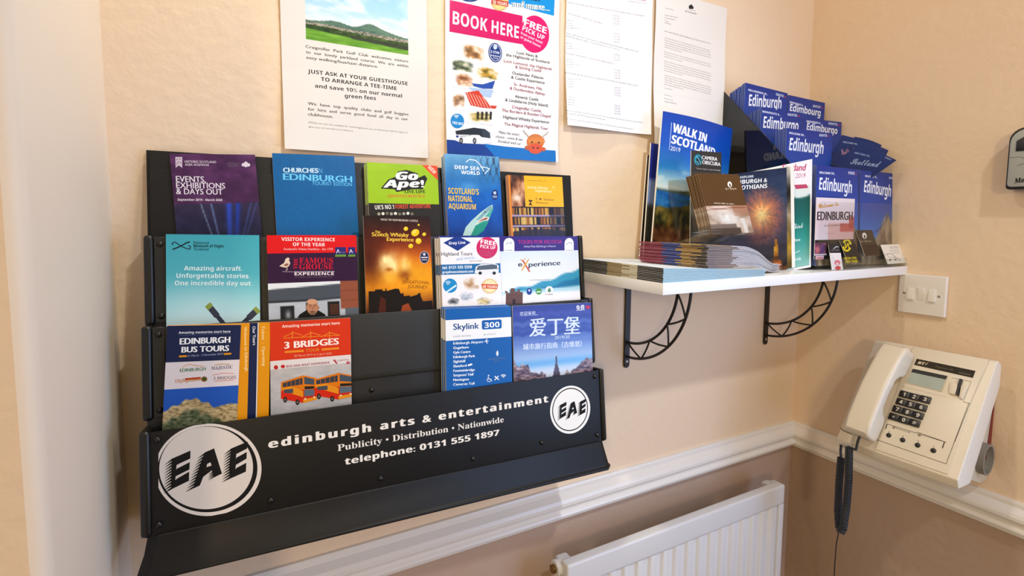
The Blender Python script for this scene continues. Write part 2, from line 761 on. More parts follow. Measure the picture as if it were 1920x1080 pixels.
# projecting wall on the left: smooth pale side, rounded outer corner, cream front
mb = MB()
R = 0.012
arc = [(XL-R+R*math.cos(a), YL+R-R*math.sin(a)) for a in [math.pi/2*i/6 for i in range(7)]]
side = [(XL-0.02, 0.0), (XL, 0.0)] + arc
pts = [(x, y, ZF) for x, y in side] + [(XL-0.02, YL+0.02, ZF)]
mb.prism(pts, (0, 0, ZC-ZF))
struct('wall_left', mb.mesh('wall_left', M['plaster'], smooth=True))
struct('wall_left_front', wall_mesh('wall_left_front', (-3.4, YL, ZF), (XL-R, YL+0.09, ZC), M['wall']))
struct('floor', wall_mesh('floor', (-3.5, -4.3, -0.1), (0.1, 0.1, 0.0), M['floor']))
struct('ceiling', wall_mesh('ceiling', (-3.5, -4.3, ZC), (0.1, 0.1, ZC+0.1), M['ceiling']))

# dado rail: moulded profile, mitred in the corner
prof = [(0, .925), (.006, .925), (.0075, .921), (.0075, .914), (.011, .911), (.018, .905), (.0205, .899), (.0205, .893), (.016, .889),
        (.0135, .884), (.0135, .880), (.017, .877), (.0185, .873), (.0170, .8685), (.011, .8665), (.008, .864), (.008, .861), (0, .861)]
n = len(prof)
v = [(-p, -p, z) for p, z in prof] + [(XL, -p, z) for p, z in prof]
f = [(i, (i+1) % n, n+(i+1) % n, n+i) for i in range(n)] + [tuple(range(n, 2*n))]
struct('trim_1', mesh_from('trim_1', v, f, M['gloss']))
v = [(-p, -p, z) for p, z in prof] + [(-p, -0.80, z) for p, z in prof]
f = [(n+i, n+(i+1) % n, (i+1) % n, i) for i in range(n)] + [tuple(range(n, 2*n))[::-1]]
struct('trim_2', mesh_from('trim_2', v, f, M['gloss']))

# ================================================================== LEAFLET RACK
RA, RR = math.radians(2.2), math.radians(0.45)
_ex0 = np.array([math.cos(RA), -math.sin(RA), 0])
RN = np.array([-math.sin(RA), -math.cos(RA), 0])
RX = _ex0*math.cos(RR) - np.array([0, 0, 1.0])*math.sin(RR)
RZ = np.array([0, 0, 1.0])*math.cos(RR) + _ex0*math.sin(RR)
RO = np.array([-1.361, -0.003, 1.2])
RW = 0.626
TA = math.tan(math.radians(7))
TN = (RN*math.cos(math.atan(TA)) + RZ*math.sin(math.atan(TA)))     # outward normal of every tier
TD = RN*TA/math.hypot(1, TA) - RZ/math.hypot(1, TA)                # down along a tier
TOPS = [None, 1.5235, 1.4165, 1.3125, 1.2005]
DEP = [None, 0.010, 0.047, 0.082, 0.118]


def rk(X, N, Z):
    return RO + RX*X + RN*N + RZ*(Z-RO[2])


def tier(k, off=0.0):
    """plane of tier k, moved off outwards"""
    return rk(0, DEP[k], TOPS[k])+TN*off, TN


rack = thing('leaflet_rack', 'black plastic four-tier wall rack for leaflets with white lettering along its front', 'leaflet rack', rk(RW/2, 0, 1.03))


def tierbox(mb, k, x0, x1, s0, s1, n0, n1):
    """box in tier k: x across, s down from the top edge, n out from the panel face"""
    o = rk(0, DEP[k], TOPS[k])
    mb.box((x0, s0, n0), (x1, s1, n1), (o, RX, TD, TN))
    return mb


BOT = 1.086
for k in (1, 2, 3, 4):
    H = (TOPS[k]-BOT)/math.cos(math.atan(TA))
    if k < 4:
        H = 0.222
    mb = MB()
    tierbox(mb, k, 0.004, RW-0.004, 0.0, H, -0.0035, 0.0)
    if k == 1:
        # top tier is a plain backboard with a raised step a little below its upper edge
        tierbox(mb, k, 0.0, RW, -0.001, 0.108, -0.009, -0.0036)
        tierbox(mb, k, 0.004, RW-0.004, 0.024, H, 0.0, 0.0016)
    mb.obj('back_panel' if k == 1 else ('sign_panel' if k == 4 else 'pocket_panel'), M['plastic3' if k in (1, 4) else 'plastic'], rack, bevel=0.0014)
    if k > 1:
        for s in (0, 1):
            mb = MB()
            L = 0.108 if k < 4 else (TOPS[4]-BOT)*1.006
            a, b = (0.0, 0.0105) if s == 0 else (RW-0.0085, RW)
            tierbox(mb, k, a, b, -0.002, L-0.001, -0.0335, 0.0035)
            mb.obj('side_cheek', M['plastic2'], rack, bevel=0.0045, seg=3)
            # flat flange beside the cheek that carries the rivets
            mb = MB()
            a, b = (0.0105, 0.023) if s == 0 else (RW-0.022, RW-0.0085)
            if k < 4:
                tierbox(mb, k, a, b, 0.0, L-0.004, 0.0, 0.0012)
                mb.obj('flange', M['plastic'], rack, bevel=0.0005, seg=1)
            for q in (0.009, L-0.012):
                xx = 0.0168 if s == 0 else RW-0.0168
                p = rk(xx, DEP[k], TOPS[k])+TD*q+TN*0.0004
                MB().dome(p, TN, 0.0038, 0.0028).obj('rivet', M['plastic2'], rack, smooth=True)
# rivets along the foot of the sign and of the empty pocket
P4, N4 = tier(4)
for u, vv in ((508, 938), (714, 897), (887, 860), (1016, 830)):
    p = hit(u, vv, P4+TN*0.0004, N4)
    MB().dome(p, TN, 0.0036, 0.0028).obj('rivet', M['plastic2'], rack, smooth=True)
P3, N3 = tier(3)
mb = MB()
tierbox(mb, 3, 0.03, RW-0.03, 0.083, 0.0885, 0.0, 0.0025)
mb.obj('pocket_ledge', M['plastic2'], rack, bevel=0.0015)
MB().dome(hit(697, 731, P3+TN*0.0004, N3), TN, 0.0036, 0.0028).obj('rivet', M['plastic2'], rack, smooth=True)
# flared foot
mb = MB()
zt, zb = BOT+0.002, 1.043
n_t = DEP[4]+(TOPS[4]-BOT)*TA
ring_t = [(0.006, 0.0), (0.006, n_t-0.004), (0.016, n_t+0.002), (RW-0.016, n_t+0.002), (RW-0.006, n_t-0.004), (RW-0.006, 0.0)]
ring_b = [(-0.001, 0.0), (-0.001, n_t+0.002), (0.008, n_t+0.010), (RW-0.008, n_t+0.010), (RW+0.003, n_t+0.002), (RW+0.003, 0.0)]
ring_l = [(-0.005, 0.0), (-0.005, n_t+0.004), (0.004, n_t+0.014), (RW-0.004, n_t+0.014), (RW+0.007, n_t+0.004), (RW+0.007, 0.0)]
ring_e = ring_l
V = [rk(x, nn, zt) for x, nn in ring_t]+[rk(x, nn, zb+0.007) for x, nn in ring_b]+[rk(x, nn, zb+0.003) for x, nn in ring_l]+[rk(x, nn, zb) for x, nn in ring_l]
m_ = 6
Fq = []
for a in range(3):
    Fq += [(a*m_+i, a*m_+(i+1) % m_, (a+1)*m_+(i+1) % m_, (a+1)*m_+i) for i in range(m_)]
Fq += [tuple(range(m_))[::-1], tuple(range(3*m_, 4*m_))]
mb.add(V, Fq)
mb.obj('foot', M['plastic3'], rack, bevel=0.0022, seg=3)

# sign lettering
sg = Sheet((300, 806), (1108, 694), (300, 975), P4+TN*0.0003, N4, crop=(640, 560, 3.0))
sg.layer = 1
sg.c
W_ = '#f2eee8'
sg.text('edinburgh arts & entertainment', -407, 842, 1162, 582, 48, W_, 'b', wt=0.07, sp=1.28)
sg.text('Publicity • Distribution • Nationwide', -21, 858, 914, 694, 36, W_, 's')
sg.text('telephone: 0131 555 1897', 22, 935, 888, 768, 37, W_, 'b', wt=0.05, sp=1.05)
o = link('lettering', sg.cover_mesh('lettering', M['inkmatt']), None, sg.frame())
o.parent = rack
o.matrix_parent_inverse = ROOTM[rack.name].inverted()


def eae(sh, L, white, black, stripes):
    """racing-stripe letters; L = list of letters as (spine top, spine bottom, right-hand solid polygons)"""
    for poly in L['solid']:
        sh.poly(poly, black)
    for (x0, y0, x1, y1, lx0, ly0, lx1, ly1) in L['comb']:
        # stripes run from a back line (x0,y0)-(x1,y1) to tips on (lx0,ly0)-(lx1,ly1)
        for i in range(stripes):
            t0, t1, tm = i/stripes, (i+0.86)/stripes, (i+0.8)/stripes
            a = (x0+(x1-x0)*t0, y0+(y1-y0)*t0)
            b = (x0+(x1-x0)*t1, y0+(y1-y0)*t1)
            c = (lx0+(lx1-lx0)*tm, ly0+(ly1-ly0)*tm)
            sh.poly([a, b, c], black)


BL = {'solid': [  # coordinates of the big badge crop
    # E
    [(258, 392), (428, 318), (426, 392), (330, 436), (300, 452), (296, 500), (300, 486), (422, 424), (418, 492), (312, 545), (292, 556), (288, 590), (300, 578), (416, 512), (414, 596), (250, 676), (250, 600)],
    # A
    [(560, 335), (645, 297), (718, 530), (640, 568), (625, 500), (545, 560), (514, 640), (452, 668), (480, 560), (520, 440)],
    # E
    [(800, 300), (956, 234), (948, 300), (850, 350), (846, 398), (850, 384), (946, 330), (944, 392), (846, 450), (842, 492), (850, 478), (942, 430), (938, 512), (790, 578), (784, 480)]],
    'comb': [(262, 388, 252, 680, 186, 432, 174, 722), (565, 332, 456, 668, 495, 372, 376, 706), (806, 296, 790, 580, 732, 340, 714, 616),
             (640, 500, 640, 568, 590, 530, 588, 598)]}
for big in (1, 0):
    if big:
        bd = Sheet((297, 806), (505, 780), (304, 985), P4+TN*0.0003, N4, crop=(270, 780, 4.909))
        bd.ell(590, 495, 492, 425, '#e6dfd8', 64, -0.08)
        bd.ell(585, 490, 460, 396, '#15110f', 64, -0.08)
        bd.ell(572, 478, 432, 380, '#e2dbd4', 64, -0.08)
        eae(bd, BL, '#e2dbd4', '#15110f', 11)
        bd.poly([(582, 440), (612, 425), (622, 455), (575, 470)], '#e2dbd4')
    else:
        bd = Sheet((1025, 706), (1112, 694), (1025, 836), P4+TN*0.0003, N4, crop=(1010, 690, 5.4))
        bd.ell(319, 422, 202, 244, '#f6f5f2', 56, 0.16)
        bd.ell(318, 420, 180, 220, '#15110f', 56, 0.16)
        bd.ell(318, 420, 171, 209, '#f6f5f2', 56, 0.16)

        def T(p):
            return (187+(p[0]-175)*0.374, 305+(p[1]-240)*0.498+(p[0]-565)*0.02)
        SL = {'solid': [[T(p) for p in q] for q in BL['solid']],
              'comb': [(*T(q[0:2]), *T(q[2:4]), *T(q[4:6]), *T(q[6:8])) for q in BL['comb']]}
        eae(bd, SL, '#f6f5f2', '#15110f', 11)
        bd.poly([T(p) for p in ((582, 440), (612, 425), (622, 455), (575, 470))], '#f6f5f2')
    o = link('logo_badge', bd.cover_mesh('logo_badge', M['inkmatt']), None, bd.frame())
    o.parent = rack
    o.matrix_parent_inverse = ROOTM[rack.name].inverted()

# ================================================================== LEAFLETS IN THE RACK
CA, CB, CC_, CD, CE = (260, 270, 3.085), (490, 270, 3.085), (800, 270, 3.272), (260, 560, 2.4548), (640, 560, 3.0)
G_TOP, G_MID, G_LOW = 'leaflets in the top tier', 'leaflets in the middle tier', 'leaflets in the lowest tier'


def rack_sheet(k, tl, tr, bl, crop, h=0.21, off=0.006, w=None):
    p, nn = tier(k, off)
    return Sheet(tl, tr, bl, p, nn, w=w, h=h, crop=crop)


def behind(o, sh, count, step, dx, label, group, dy=0.0):
    """further copies of a leaflet stacked behind the front one"""
    for i in range(1, count+1):
        j = (i*37 % 5-2)/2
        copy_thing(o, sh.frame(dz=-step*i, dx=dx*i+0.0006*j, dy=dy*i+0.0006*((i*23) % 3-1)), label, group)


# ---- top tier ------------------------------------------------------
s = rack_sheet(1, (318, 288), (478, 290), (324, 438), CA)
s.full('#4a3a5a')


def f(U, V):
    t = fbm(U, V, 7, 3)
    return mixc(ramp(t, [(0.2, '#5a3660'), (0.55, '#6a4070'), (0.8, '#7d5080')]), '#4a2c52', V*0.25)


a = s.loc(0, 355)[1]
s.pic(0, 0, 0, 0, f, 48, lo=(0, 0, s.w, a))


def f(U, V):
    img = ramp(V, [(0, '#4b4260'), (0.4, '#37365a'), (1, '#252a4a')])
    img = img + (fbm(U, V, 9, 5)[..., None]-0.5)*0.08
    for x, sl, w_, c in ((0.30, 0.16, 0.008, '#8ea0b4'), (0.42, 0.09, 0.01, '#7c92c0'), (0.63, -0.03, 0.035, '#3e66d0'), (0.74, -0.07, 0.03, '#3355b8'), (0.9, -0.2, 0.01, '#5566a0'), (0.97, -0.24, 0.01, '#56619a')):
        img = put(img, np.exp(-((U-(x+sl*V))/w_)**2)*(1-V*0.5), c)
    return img


s.pic(0, 0, 0, 0, f, 72, lo=(0, a, s.w, -0.13))
s.poly([(212, 75), (252, 75), (252, 138), (232, 124), (214, 138)], '#d8ccd8')
for i, j in ((222, 90), (238, 86), (230, 104), (242, 108), (222, 114)):
    s.ell(i, j, 5, 4, '#a58ca8', 8)
s.text('HISTORIC SCOTLAND', 266, 108, 448, 111, 13, '#efe6ee', '')
s.text('ALBA AOSMHOR', 268, 125, 408, 128, 13, '#efe6ee', '')
for i in range(3):
    s.greek(515, 112+i*9, 578, 113+i*9, 7, '#d9cadb', i)
s.rect(584, 105, 586, 132, '#cdbccf')
for i, j in ((606, 120), (620, 112), (634, 121), (620, 124)):
    s.ell(i, j, 11, 10, '#e8dfe9', 12)
s.text('EVENTS,', 217, 219, 388, 222, 34, '#f0e9f0', '', wt=0.02)
s.text('EXHIBITIONS', 218, 255, 500, 258, 33, '#f0e9f0', '', wt=0.02)
s.text('& DAYS OUT', 218, 290, 486, 293, 33, '#f0e9f0', '', wt=0.02)
s.text('September 2019 - March 2020', 226, 328, 484, 330, 13, '#f0e9f0', 'b')
booklet(s, 'booklet', 'dark purple events booklet with white capitals, first in the top tier of the rack', 'booklet', 0.003, group=G_TOP)

s = rack_sheet(1, (510, 287), (664, 293), (513, 438), CB)
s.full('#1c75ad')
s.picf(lambda U, V: mixc('#1f7bb4', '#196fa6', fbm(U, V, 30, 4)), 40)
s.text('CHURCHES', 128, 164, 328, 167, 27, '#d8eef8', '', wt=0.05)
s.text('IN', 326, 167, 352, 168, 27, '#7fb9dc', '')
s.text('EDINBURGH', 128, 206, 524, 221, 36, '#7fd0f4', '', wt=0.06)
s.text('TOURIST EDITION', 294, 236, 524, 244, 20, '#7fd0f4', '')
booklet(s, 'booklet', 'plain blue churches guide booklet, second in the top tier of the rack', 'booklet', 0.004, group=G_TOP)

s = rack_sheet(1, (688, 304), (820, 311), (693, 403), CB, off=0.0185)
s.full('#a8cc2e')
s.picf(lambda U, V: mixc('#b3d432', '#a2c42c', fbm(U, V, 5, 2)), 24)
a = s.loc(800, 345)[1]
s.lpoly([(0, a), (s.w, a), (s.w, -s.h), (0, -s.h)], '#3b3835')
s.poly([(918, 112), (1022, 122), (1020, 210)], '#e8643a')
s.text('NEW', 962, 138, 1000, 176, 22, '#f6e6da', 'b')
for dx_, c in ((0, '#2e2b28'),):
    s.poly([(690, 258), (735, 205), (775, 190), (790, 158), (840, 150), (905, 170), (910, 195), (945, 180), (960, 200), (935, 262), (870, 262), (800, 275), (782, 278), (770, 262)], c)
s.text('Go', 782, 206, 905, 208, 46, '#fbfbf6', 'bi', wt=0.09)
s.text('Ape!', 708, 252, 940, 250, 44, '#fbfbf6', 'bi', wt=0.08)
s.text('LIVE LIFE', 828, 284, 948, 284, 19, '#38342e', 's', wt=0.03)
s.text('ADVENTUROUSLY', 728, 310, 948, 310, 18, '#d3843a', 's', wt=0.03)
s.text("UK'S NO.1", 658, 379, 768, 375, 25, '#efece6', 'b')
s.text('FOREST ADVENTURE', 776, 374, 980, 370, 24, '#e4694a', 'b')
for i in range(9):
    s.ell(680+i*24, 405-(i*7 % 5), 9, 9, ('#b9b3a8', '#efece5', '#8d867c')[i % 3], 10)
o = booklet(s, 'leaflet', 'lime green and charcoal treetop adventure leaflet, front copy of its stack', 'leaflet', 0.0016, group=G_TOP)
behind(o, s, 6, 0.0024, -0.0003, 'one of the lime green treetop adventure leaflets stacked behind the front copy', 'lime green leaflets behind their front copy', dy=-0.0002)

s = rack_sheet(1, (833, 288), (936, 294), (836, 441), CC_, off=0.0165)


def shark(U, V):
    V = V*1.0
    img = ramp(V, [(0, '#7fb4d8'), (0.3, '#3c86bf'), (0.5, '#1b76c4'), (0.75, '#0a62b4'), (1, '#0a4f9a')])
    img = img + (fbm(U, V, 8, 4)[..., None]-0.5)*0.10
    # wreck ribs at the top right
    r = np.abs(np.sin((U*1.6+V*0.9)*17))*np.abs(np.sin((U*2.3-V*0.8)*11))
    img = put(img, np.clip((U-0.45)*2.2, 0, 1)*np.clip((0.36-V)*8, 0, 1)*(r < 0.2)*0.75, '#3d5068')
    img = put(img, np.exp(-(((U-0.42)/0.2)**2+((V-0.4)/0.06)**2))*0.55, '#86bfe8')
    return img


s.picf(shark, 64)
s.poly([(222, 562), (240, 510), (275, 470), (330, 420), (385, 380), (404, 374), (408, 400), (388, 450), (372, 490), (350, 530), (300, 562)], '#5fb6a8')
s.poly([(222, 562), (240, 510), (275, 470), (330, 420), (385, 380), (404, 374), (404, 392), (372, 430), (335, 470), (300, 510), (270, 562)], '#bcd9d6')
s.poly([(300, 470), (340, 425), (385, 382), (402, 378), (398, 400), (360, 430), (330, 462)], '#8fb4bb')
s.poly([(302, 492), (330, 462), (360, 446), (385, 450), (376, 468), (350, 470), (322, 484)], '#efe2d6')
s.poly([(312, 484), (336, 464), (362, 452), (378, 454), (368, 463), (344, 468)], '#a2584c')
s.poly([(270, 562), (300, 500), (350, 480), (374, 476), (352, 530), (310, 562)], '#2fa08f')
s.ell(358, 418, 5, 4, '#1c2a33', 10)
s.poly([(408, 376), (402, 374), (380, 386)], '#dfe9ea')
s.text('DEEP SEA', 172, 152, 326, 162, 22, '#f4f8fa', 'b')
s.text('WORLD', 212, 184, 326, 190, 22, '#f4f8fa', 'b')
s.line([(240, 112), (262, 95), (300, 100), (330, 130), (352, 168)], 5, '#eaf3f7')
s.line([(330, 140), (360, 144), (386, 152), (366, 172), (356, 184)], 5, '#eaf3f7')
s.text("SCOTLAND'S", 133, 304, 320, 312, 36, '#f2cf45', 'b')
s.text('NATIONAL', 133, 351, 282, 356, 36, '#f2cf45', 'b')
s.text('AQUARIUM', 134, 397, 302, 402, 34, '#f2cf45', 'b')
s.ell(418, 312, 20, 32, '#24468a', 16)
s.ell(418, 300, 9, 10, '#c9d6ea', 10)
s.rect(404, 318, 432, 323, '#c9d6ea')
s.rect(406, 328, 430, 331, '#c9d6ea')
o = booklet(s, 'leaflet', 'blue aquarium leaflet with a shark rising on its cover, front copy of its stack', 'leaflet', 0.0015, group=G_TOP)
behind(o, s, 3, 0.004, -0.0002, 'one of the blue shark leaflets stacked behind the front copy', 'blue shark leaflets behind their front copy', dy=-0.0006)

s = rack_sheet(1, (953, 328), (1054, 332), (957, 441), CC_, off=0.0165)


def bottles(U, V):
    img = np.zeros(U.shape+(3,))+rgb('#241c22')
    row = np.floor(V*5.0)
    bl = vnoise(U*34+row*3, row, 3)
    inside = (np.abs((V*5.0) % 1-0.45) < 0.36)
    img = put(img, inside*(bl > 0.35)*0.9, ramp(vnoise(U*34, row*5+1, 9), [(0, '#6b3f18'), (0.4, '#b67a28'), (0.7, '#e0b455'), (1, '#f3e2a8')]))
    sh = np.abs((V*5) % 1-0.93) < 0.07
    img = put(img, sh*0.9, '#c9b8d8')
    img = put(img, (np.abs(V-0.52-(U-0.5)**2*0.2) < 0.07)*0.85, '#3a2f45')
    img = put(img, (U > 0.72)*0.45, '#2a2233')
    return img


s.full('#3a2c2a')
a = s.loc(700, 385)[1]
s.pic(0, 0, 0, 0, bottles, 80, lo=(0, a, s.w, -0.135))
a2 = s.loc(602, 300)[0]


def hands(U, V):
    img = ramp(fbm(U, V, 3.2, 6), [(0.25, '#4a2f22'), (0.5, '#a06a45'), (0.75, '#dcb08a')])
    return put(img, np.exp(-(((U-0.5)/0.25)**2+((V-0.72)/0.1)**2)), '#f0e2d4')


s.pic(0, 0, 0, 0, hands, 26, lo=(0, 0, a2, a))
s.lpoly([(a2, 0), (s.w, 0), (s.w, a), (a2, a)], '#f6c024')
s.lpoly([(0, 0), (0.003, 0), (0.003, -s.h), (0, -s.h)], '#e9951c')
s.text('Scotch Whisky', 618, 272, 745, 279, 15, '#fbe9b8', 'b')
s.text('Experience', 667, 293, 765, 299, 15, '#fbe9b8', 'b')
for x, y, r in ((776, 266, 9), (788, 282, 5), (768, 283, 4), (784, 255, 4)):
    s.ell(x, y, r, r*0.8, '#f5d56a', 12)
s.greek(615, 226, 735, 230, 6, '#8a6414', 3)
s.text('5 ★ Visitor', 668, 344, 782, 349, 14, '#5a430f', '')
s.text('Attraction', 668, 364, 745, 369, 13, '#5a430f', '')
s.poly([(622, 342), (652, 345), (638, 360), (650, 376), (624, 374), (634, 360)], '#5a430f')
o = booklet(s, 'leaflet', 'yellow leaflet with a photo of whisky bottles, last in the top tier of the rack', 'leaflet', 0.002, group=G_TOP)
behind(o, s, 2, 0.005, -0.0002, 'one of the two yellow whisky bottle leaflets behind the front copy', 'yellow whisky bottle leaflets behind their front copy')

# ---- middle tier ---------------------------------------------------
s = rack_sheet(2, (311, 439), (486, 441), (318, 612), CA)


def sky(U, V):
    img = ramp(V, [(0, '#58b7c5'), (0.45, '#66bfcb'), (0.7, '#9ad6dc'), (1, '#cfeaec')])
    return put(img, np.exp(-(((U-0.4)/0.5)**2+((V-0.88)/0.28)**2))*0.5, '#e6f5f5')


s.picf(sky, 30)
for (x0, y0, x1, y1) in ((400, 930, 500, 1050), (690, 955, 590, 1050)):
    s.line([(x0+(x1-x0)*0.25, y0+(y1-y0)*0.25), (x1, y1)], 26, '#454a5e')
    s.line([(x0+(x1-x0)*0.15, y0+(y1-y0)*0.15), (x0+(x1-x0)*0.55, y0+(y1-y0)*0.55)], 36, '#4d5262')
    s.line([(x0+(x1-x0)*-0.02, y0+(y1-y0)*-0.02), (x0+(x1-x0)*0.16, y0+(y1-y0)*0.16)], 40, '#9fae62')
s.line([(196, 572), (210, 566), (226, 578), (248, 592), (280, 606), (298, 608), (300, 592), (286, 588)], 5, '#12313d')
s.line([(196, 610), (222, 600), (248, 588), (276, 572), (296, 566)], 7, '#12313d')
s.line([(194, 572), (198, 584)], 6, '#12313d')
s.text('National', 318, 578, 406, 579, 16, '#1c4655', '')
s.text('Museum of Flight', 318, 596, 492, 599, 16, '#12313d', 'b')
s.text('Scotland', 320, 614, 404, 616, 16, '#1c4655', '')
s.text('Amazing aircraft.', 262, 731, 598, 733, 26, '#eaf8f9', 'b')
s.text('Unforgettable stories.', 218, 774, 642, 776, 26, '#eaf8f9', 'b')
s.text('One incredible day out.', 208, 817, 655, 818, 26, '#eaf8f9', 'b')
booklet(s, 'leaflet', 'pale turquoise aircraft museum leaflet, first in the middle tier of the rack', 'leaflet', 0.0022, group=G_MID)

s = rack_sheet(2, (500, 441), (668, 441), (506, 600), CB, off=0.012)
s.full('#46204f')
a, b = s.loc(300, 630)[1], s.loc(300, 798)[1]
s.lpoly([(0, 0), (s.w, 0), (s.w, a), (0, a)], '#e3222d')


def yard(U, V):
    img = np.zeros(U.shape+(3,))+rgb('#c3c8cf')
    img = img+(fbm(U, V, 12, 3)[..., None]-0.5)*0.06
    img = put(img, soft(0.20-V+0.05*np.sin(U*3), .02), '#e9edf0')
    img = put(img, soft(0.47-0.03*U-V, .015)*soft(V-0.12+0.10*(U-0.3), .02), '#5f6771')
    img = put(img, soft(0.49-0.03*U-V, .01)*soft(V-0.44+0.03*U, .01), '#3e454e')
    img = put(img, (U > 0.79)*soft(0.72-V, .02)*1.0, '#a3664f')
    img = put(img, (U > 0.79)*(V < .72)*(np.abs((V*16) % 1-.5) > .42)*.35, '#6e4436')
    for x0, x1, y0, y1 in ((0.12, 0.27, 0.58, 0.98), (0.40, 0.52, 0.52, 0.9), (0.64, 0.78, 0.52, 0.9)):
        img = put(img, (U > x0)*(U < x1)*(V > y0)*(V < y1), '#2a2d33')
    img = put(img, np.exp(-(((U-0.205)/0.03)**2+((V-0.8)/0.12)**2)), '#aab0b8')
    img = put(img, (U > .66)*(U < .76)*(V > .56)*(V < .86)*(np.abs((V*18) % 1-.5) > .25), '#7a4a30')
    img = put(img, (U > 0.84)*(V > 0.7)*(V < 1), '#70777f')
    return img


s.pic(0, 0, 0, 0, yard, 80, lo=(0, b, s.w, -0.115))
s.poly([(205, 1012), (222, 985), (262, 960), (330, 962), (368, 985), (380, 1010), (380, 1040), (205, 1040)], '#1a1c20')
s.ell(296, 944, 33, 44, '#c69678', 24)
s.ell(294, 912, 30, 16, '#d8ab8c', 18)
s.ell(262, 946, 5, 11, '#b98a6d', 10)
s.ell(330, 948, 5, 11, '#b98a6d', 10)
s.poly([(276, 970), (296, 962), (318, 970), (310, 988), (284, 988)], '#9b7a66')
for x in (283, 309):
    s.ell(x, 938, 5, 2.5, '#3c2b24', 10)
    s.line([(x-8, 931), (x+8, 931)], 3, '#7a5a48')
s.poly([(293, 940), (300, 940), (303, 958), (290, 958)], '#b5856a')
s.line([(284, 971), (308, 971)], 3, '#7a4238')
s.text('VISITOR EXPERIENCE', 116, 560, 425, 563, 20, '#fbeceb', 'b')
s.text('OF THE YEAR', 182, 590, 368, 592, 20, '#fbeceb', 'b')
s.text("Scotland's Oldest Distillery - Est 1775", 130, 613, 414, 614, 12, '#f7d4d2', '')
for x0, x1 in ((427, 490), (502, 544)):
    s.rect(x0, 597, x1, 640, '#3d3a86')
    s.rect(x0, 640, x1, 651, '#7aa84a')
    s.line([(x0+8, 632), (x0+16, 610), (x0+24, 630)], 4, '#e8e6f2')
    s.greek(x0+22, 631, x1-4, 631, 12, '#e8e6f2', x0)
s.text('THE', 208, 722, 211, 662, 20, '#d9254a', 's')
s.text('FAMOUS', 220, 690, 414, 690, 32, '#d9254a', 's')
s.text('GROUSE', 220, 726, 416, 724, 32, '#d9254a', 's')
s.text('EXPERIENCE', 192, 760, 420, 758, 19, '#f1e6ec', 'b')
s.line([(122, 738), (188, 740)], 2, '#cfc0d0')
s.line([(188, 738), (424, 736)], 2, '#cfc0d0')
s.greek(195, 773, 418, 771, 8, '#cdb9cd', 9)
s.poly([(104, 706), (132, 688), (140, 664), (154, 656), (164, 663), (160, 672), (168, 690), (158, 708), (142, 716), (124, 712)], '#e8d5c6')
s.poly([(126, 702), (146, 690), (160, 694), (146, 708)], '#a0705a')
s.line([(148, 714), (150, 728), (140, 731)], 3, '#e8d5c6')
booklet(s, 'leaflet', 'red and purple distillery leaflet with a bald man in its photo, middle tier', 'leaflet', 0.002, group=G_MID)

s = rack_sheet(2, (681, 404), (806, 406), (691, 588), CB, off=0.016)


def fire(U, V):
    img = ramp(V, [(0, '#36201f'), (0.2, '#6a2a18'), (0.45, '#c8581a'), (0.62, '#f09a1c'), (0.74, '#f8aa1e'), (1, '#6a3218')])
    img = put(img, np.exp(-(((U-0.80)/0.42)**2+((V-0.62)/0.22)**2))*0.9, '#f0b224')
    img = put(img, np.exp(-(((U-0.08)/0.22)**2+((V-0.45)/0.25)**2))*0.75, '#4a2014')
    fl = np.exp(-(((U-0.36)/0.14)**2+((V-0.50)/0.12)**2))*(0.35+fbm(U, V, 9, 8)*1.1)
    img = put(img, fl*1.25, '#ffedb4')
    fl = np.exp(-(((U-0.60)/0.09)**2+((V-0.50)/0.10)**2))*(0.2+fbm(U, V, 9, 11)*1.0)
    img = put(img, fl*1.3, '#ffd98c')
    img = put(img, np.exp(-(((U-0.34-.1*(V-.5))/0.05)**2+((V-0.56)/0.02)**2))*(fbm(U, V, 14, 21) > .48)*.8, '#a8561a')
    img = put(img, np.exp(-(((U-0.36)/0.09)**2+((V-0.645)/0.06)**2)), '#f9c04a')
    img = put(img, np.exp(-(((U-0.58)/0.09)**2+((V-0.62)/0.05)**2))*.6, '#7a3412')
    return img + (fbm(U, V, 18, 3)[..., None]-.5)*.06


s.picf(fire, 84)
s.poly([(620, 852), (655, 852), (660, 842), (700, 840), (702, 850), (716, 850), (720, 828), (726, 850), (776, 836), (796, 838), (806, 865), (822, 862), (824, 880), (860, 876), (862, 884), (905, 870), (908, 862), (920, 862), (922, 880), (935, 910), (990, 905), (1000, 1060), (622, 1060)], '#241713')
s.poly([(665, 1060), (690, 880), (720, 900), (722, 1060)], '#5f2c1a')
s.poly([(790, 1060), (815, 935), (850, 920), (870, 960), (880, 1060)], '#a8572a')
s.text('NEXT TO EDINBURGH CASTLE', 690, 442, 906, 450, 11, '#e8ddd2', 's')
s.text('The', 658, 515, 688, 516, 14, '#f4d25a', 'b')
s.text('Scotch Whisky', 640, 533, 852, 537, 22, '#f4d25a', '', wt=0.05)
s.text('Experience', 726, 560, 880, 564, 22, '#f4d25a', '', wt=0.05)
for x, y, rx, ry in ((836, 490, 13, 12), (890, 513, 24, 20), (910, 468, 6, 6), (942, 522, 11, 10), (909, 561, 17, 17), (864, 590, 14, 13)):
    s.ell(x, y, rx, ry, '#f5d024', 22, -0.5)
    s.ell(x-rx*.2, y-ry*.25, rx*.5, ry*.4, '#f9e27a', 14, -0.5)
s.ell(943, 656, 27, 36, '#c9c4d0', 22)
s.ell(943, 656, 24, 33, '#2d3358', 22)
s.ell(942, 638, 8, 9, '#d6d3df', 10)
s.rect(924, 653, 962, 660, '#d6d3df')
s.rect(928, 668, 958, 672, '#d6d3df')
s.text('A', 834, 786, 852, 790, 18, '#8a4a18', '')
s.text('SENSATIONAL', 816, 806, 974, 812, 19, '#9a5a1a', '')
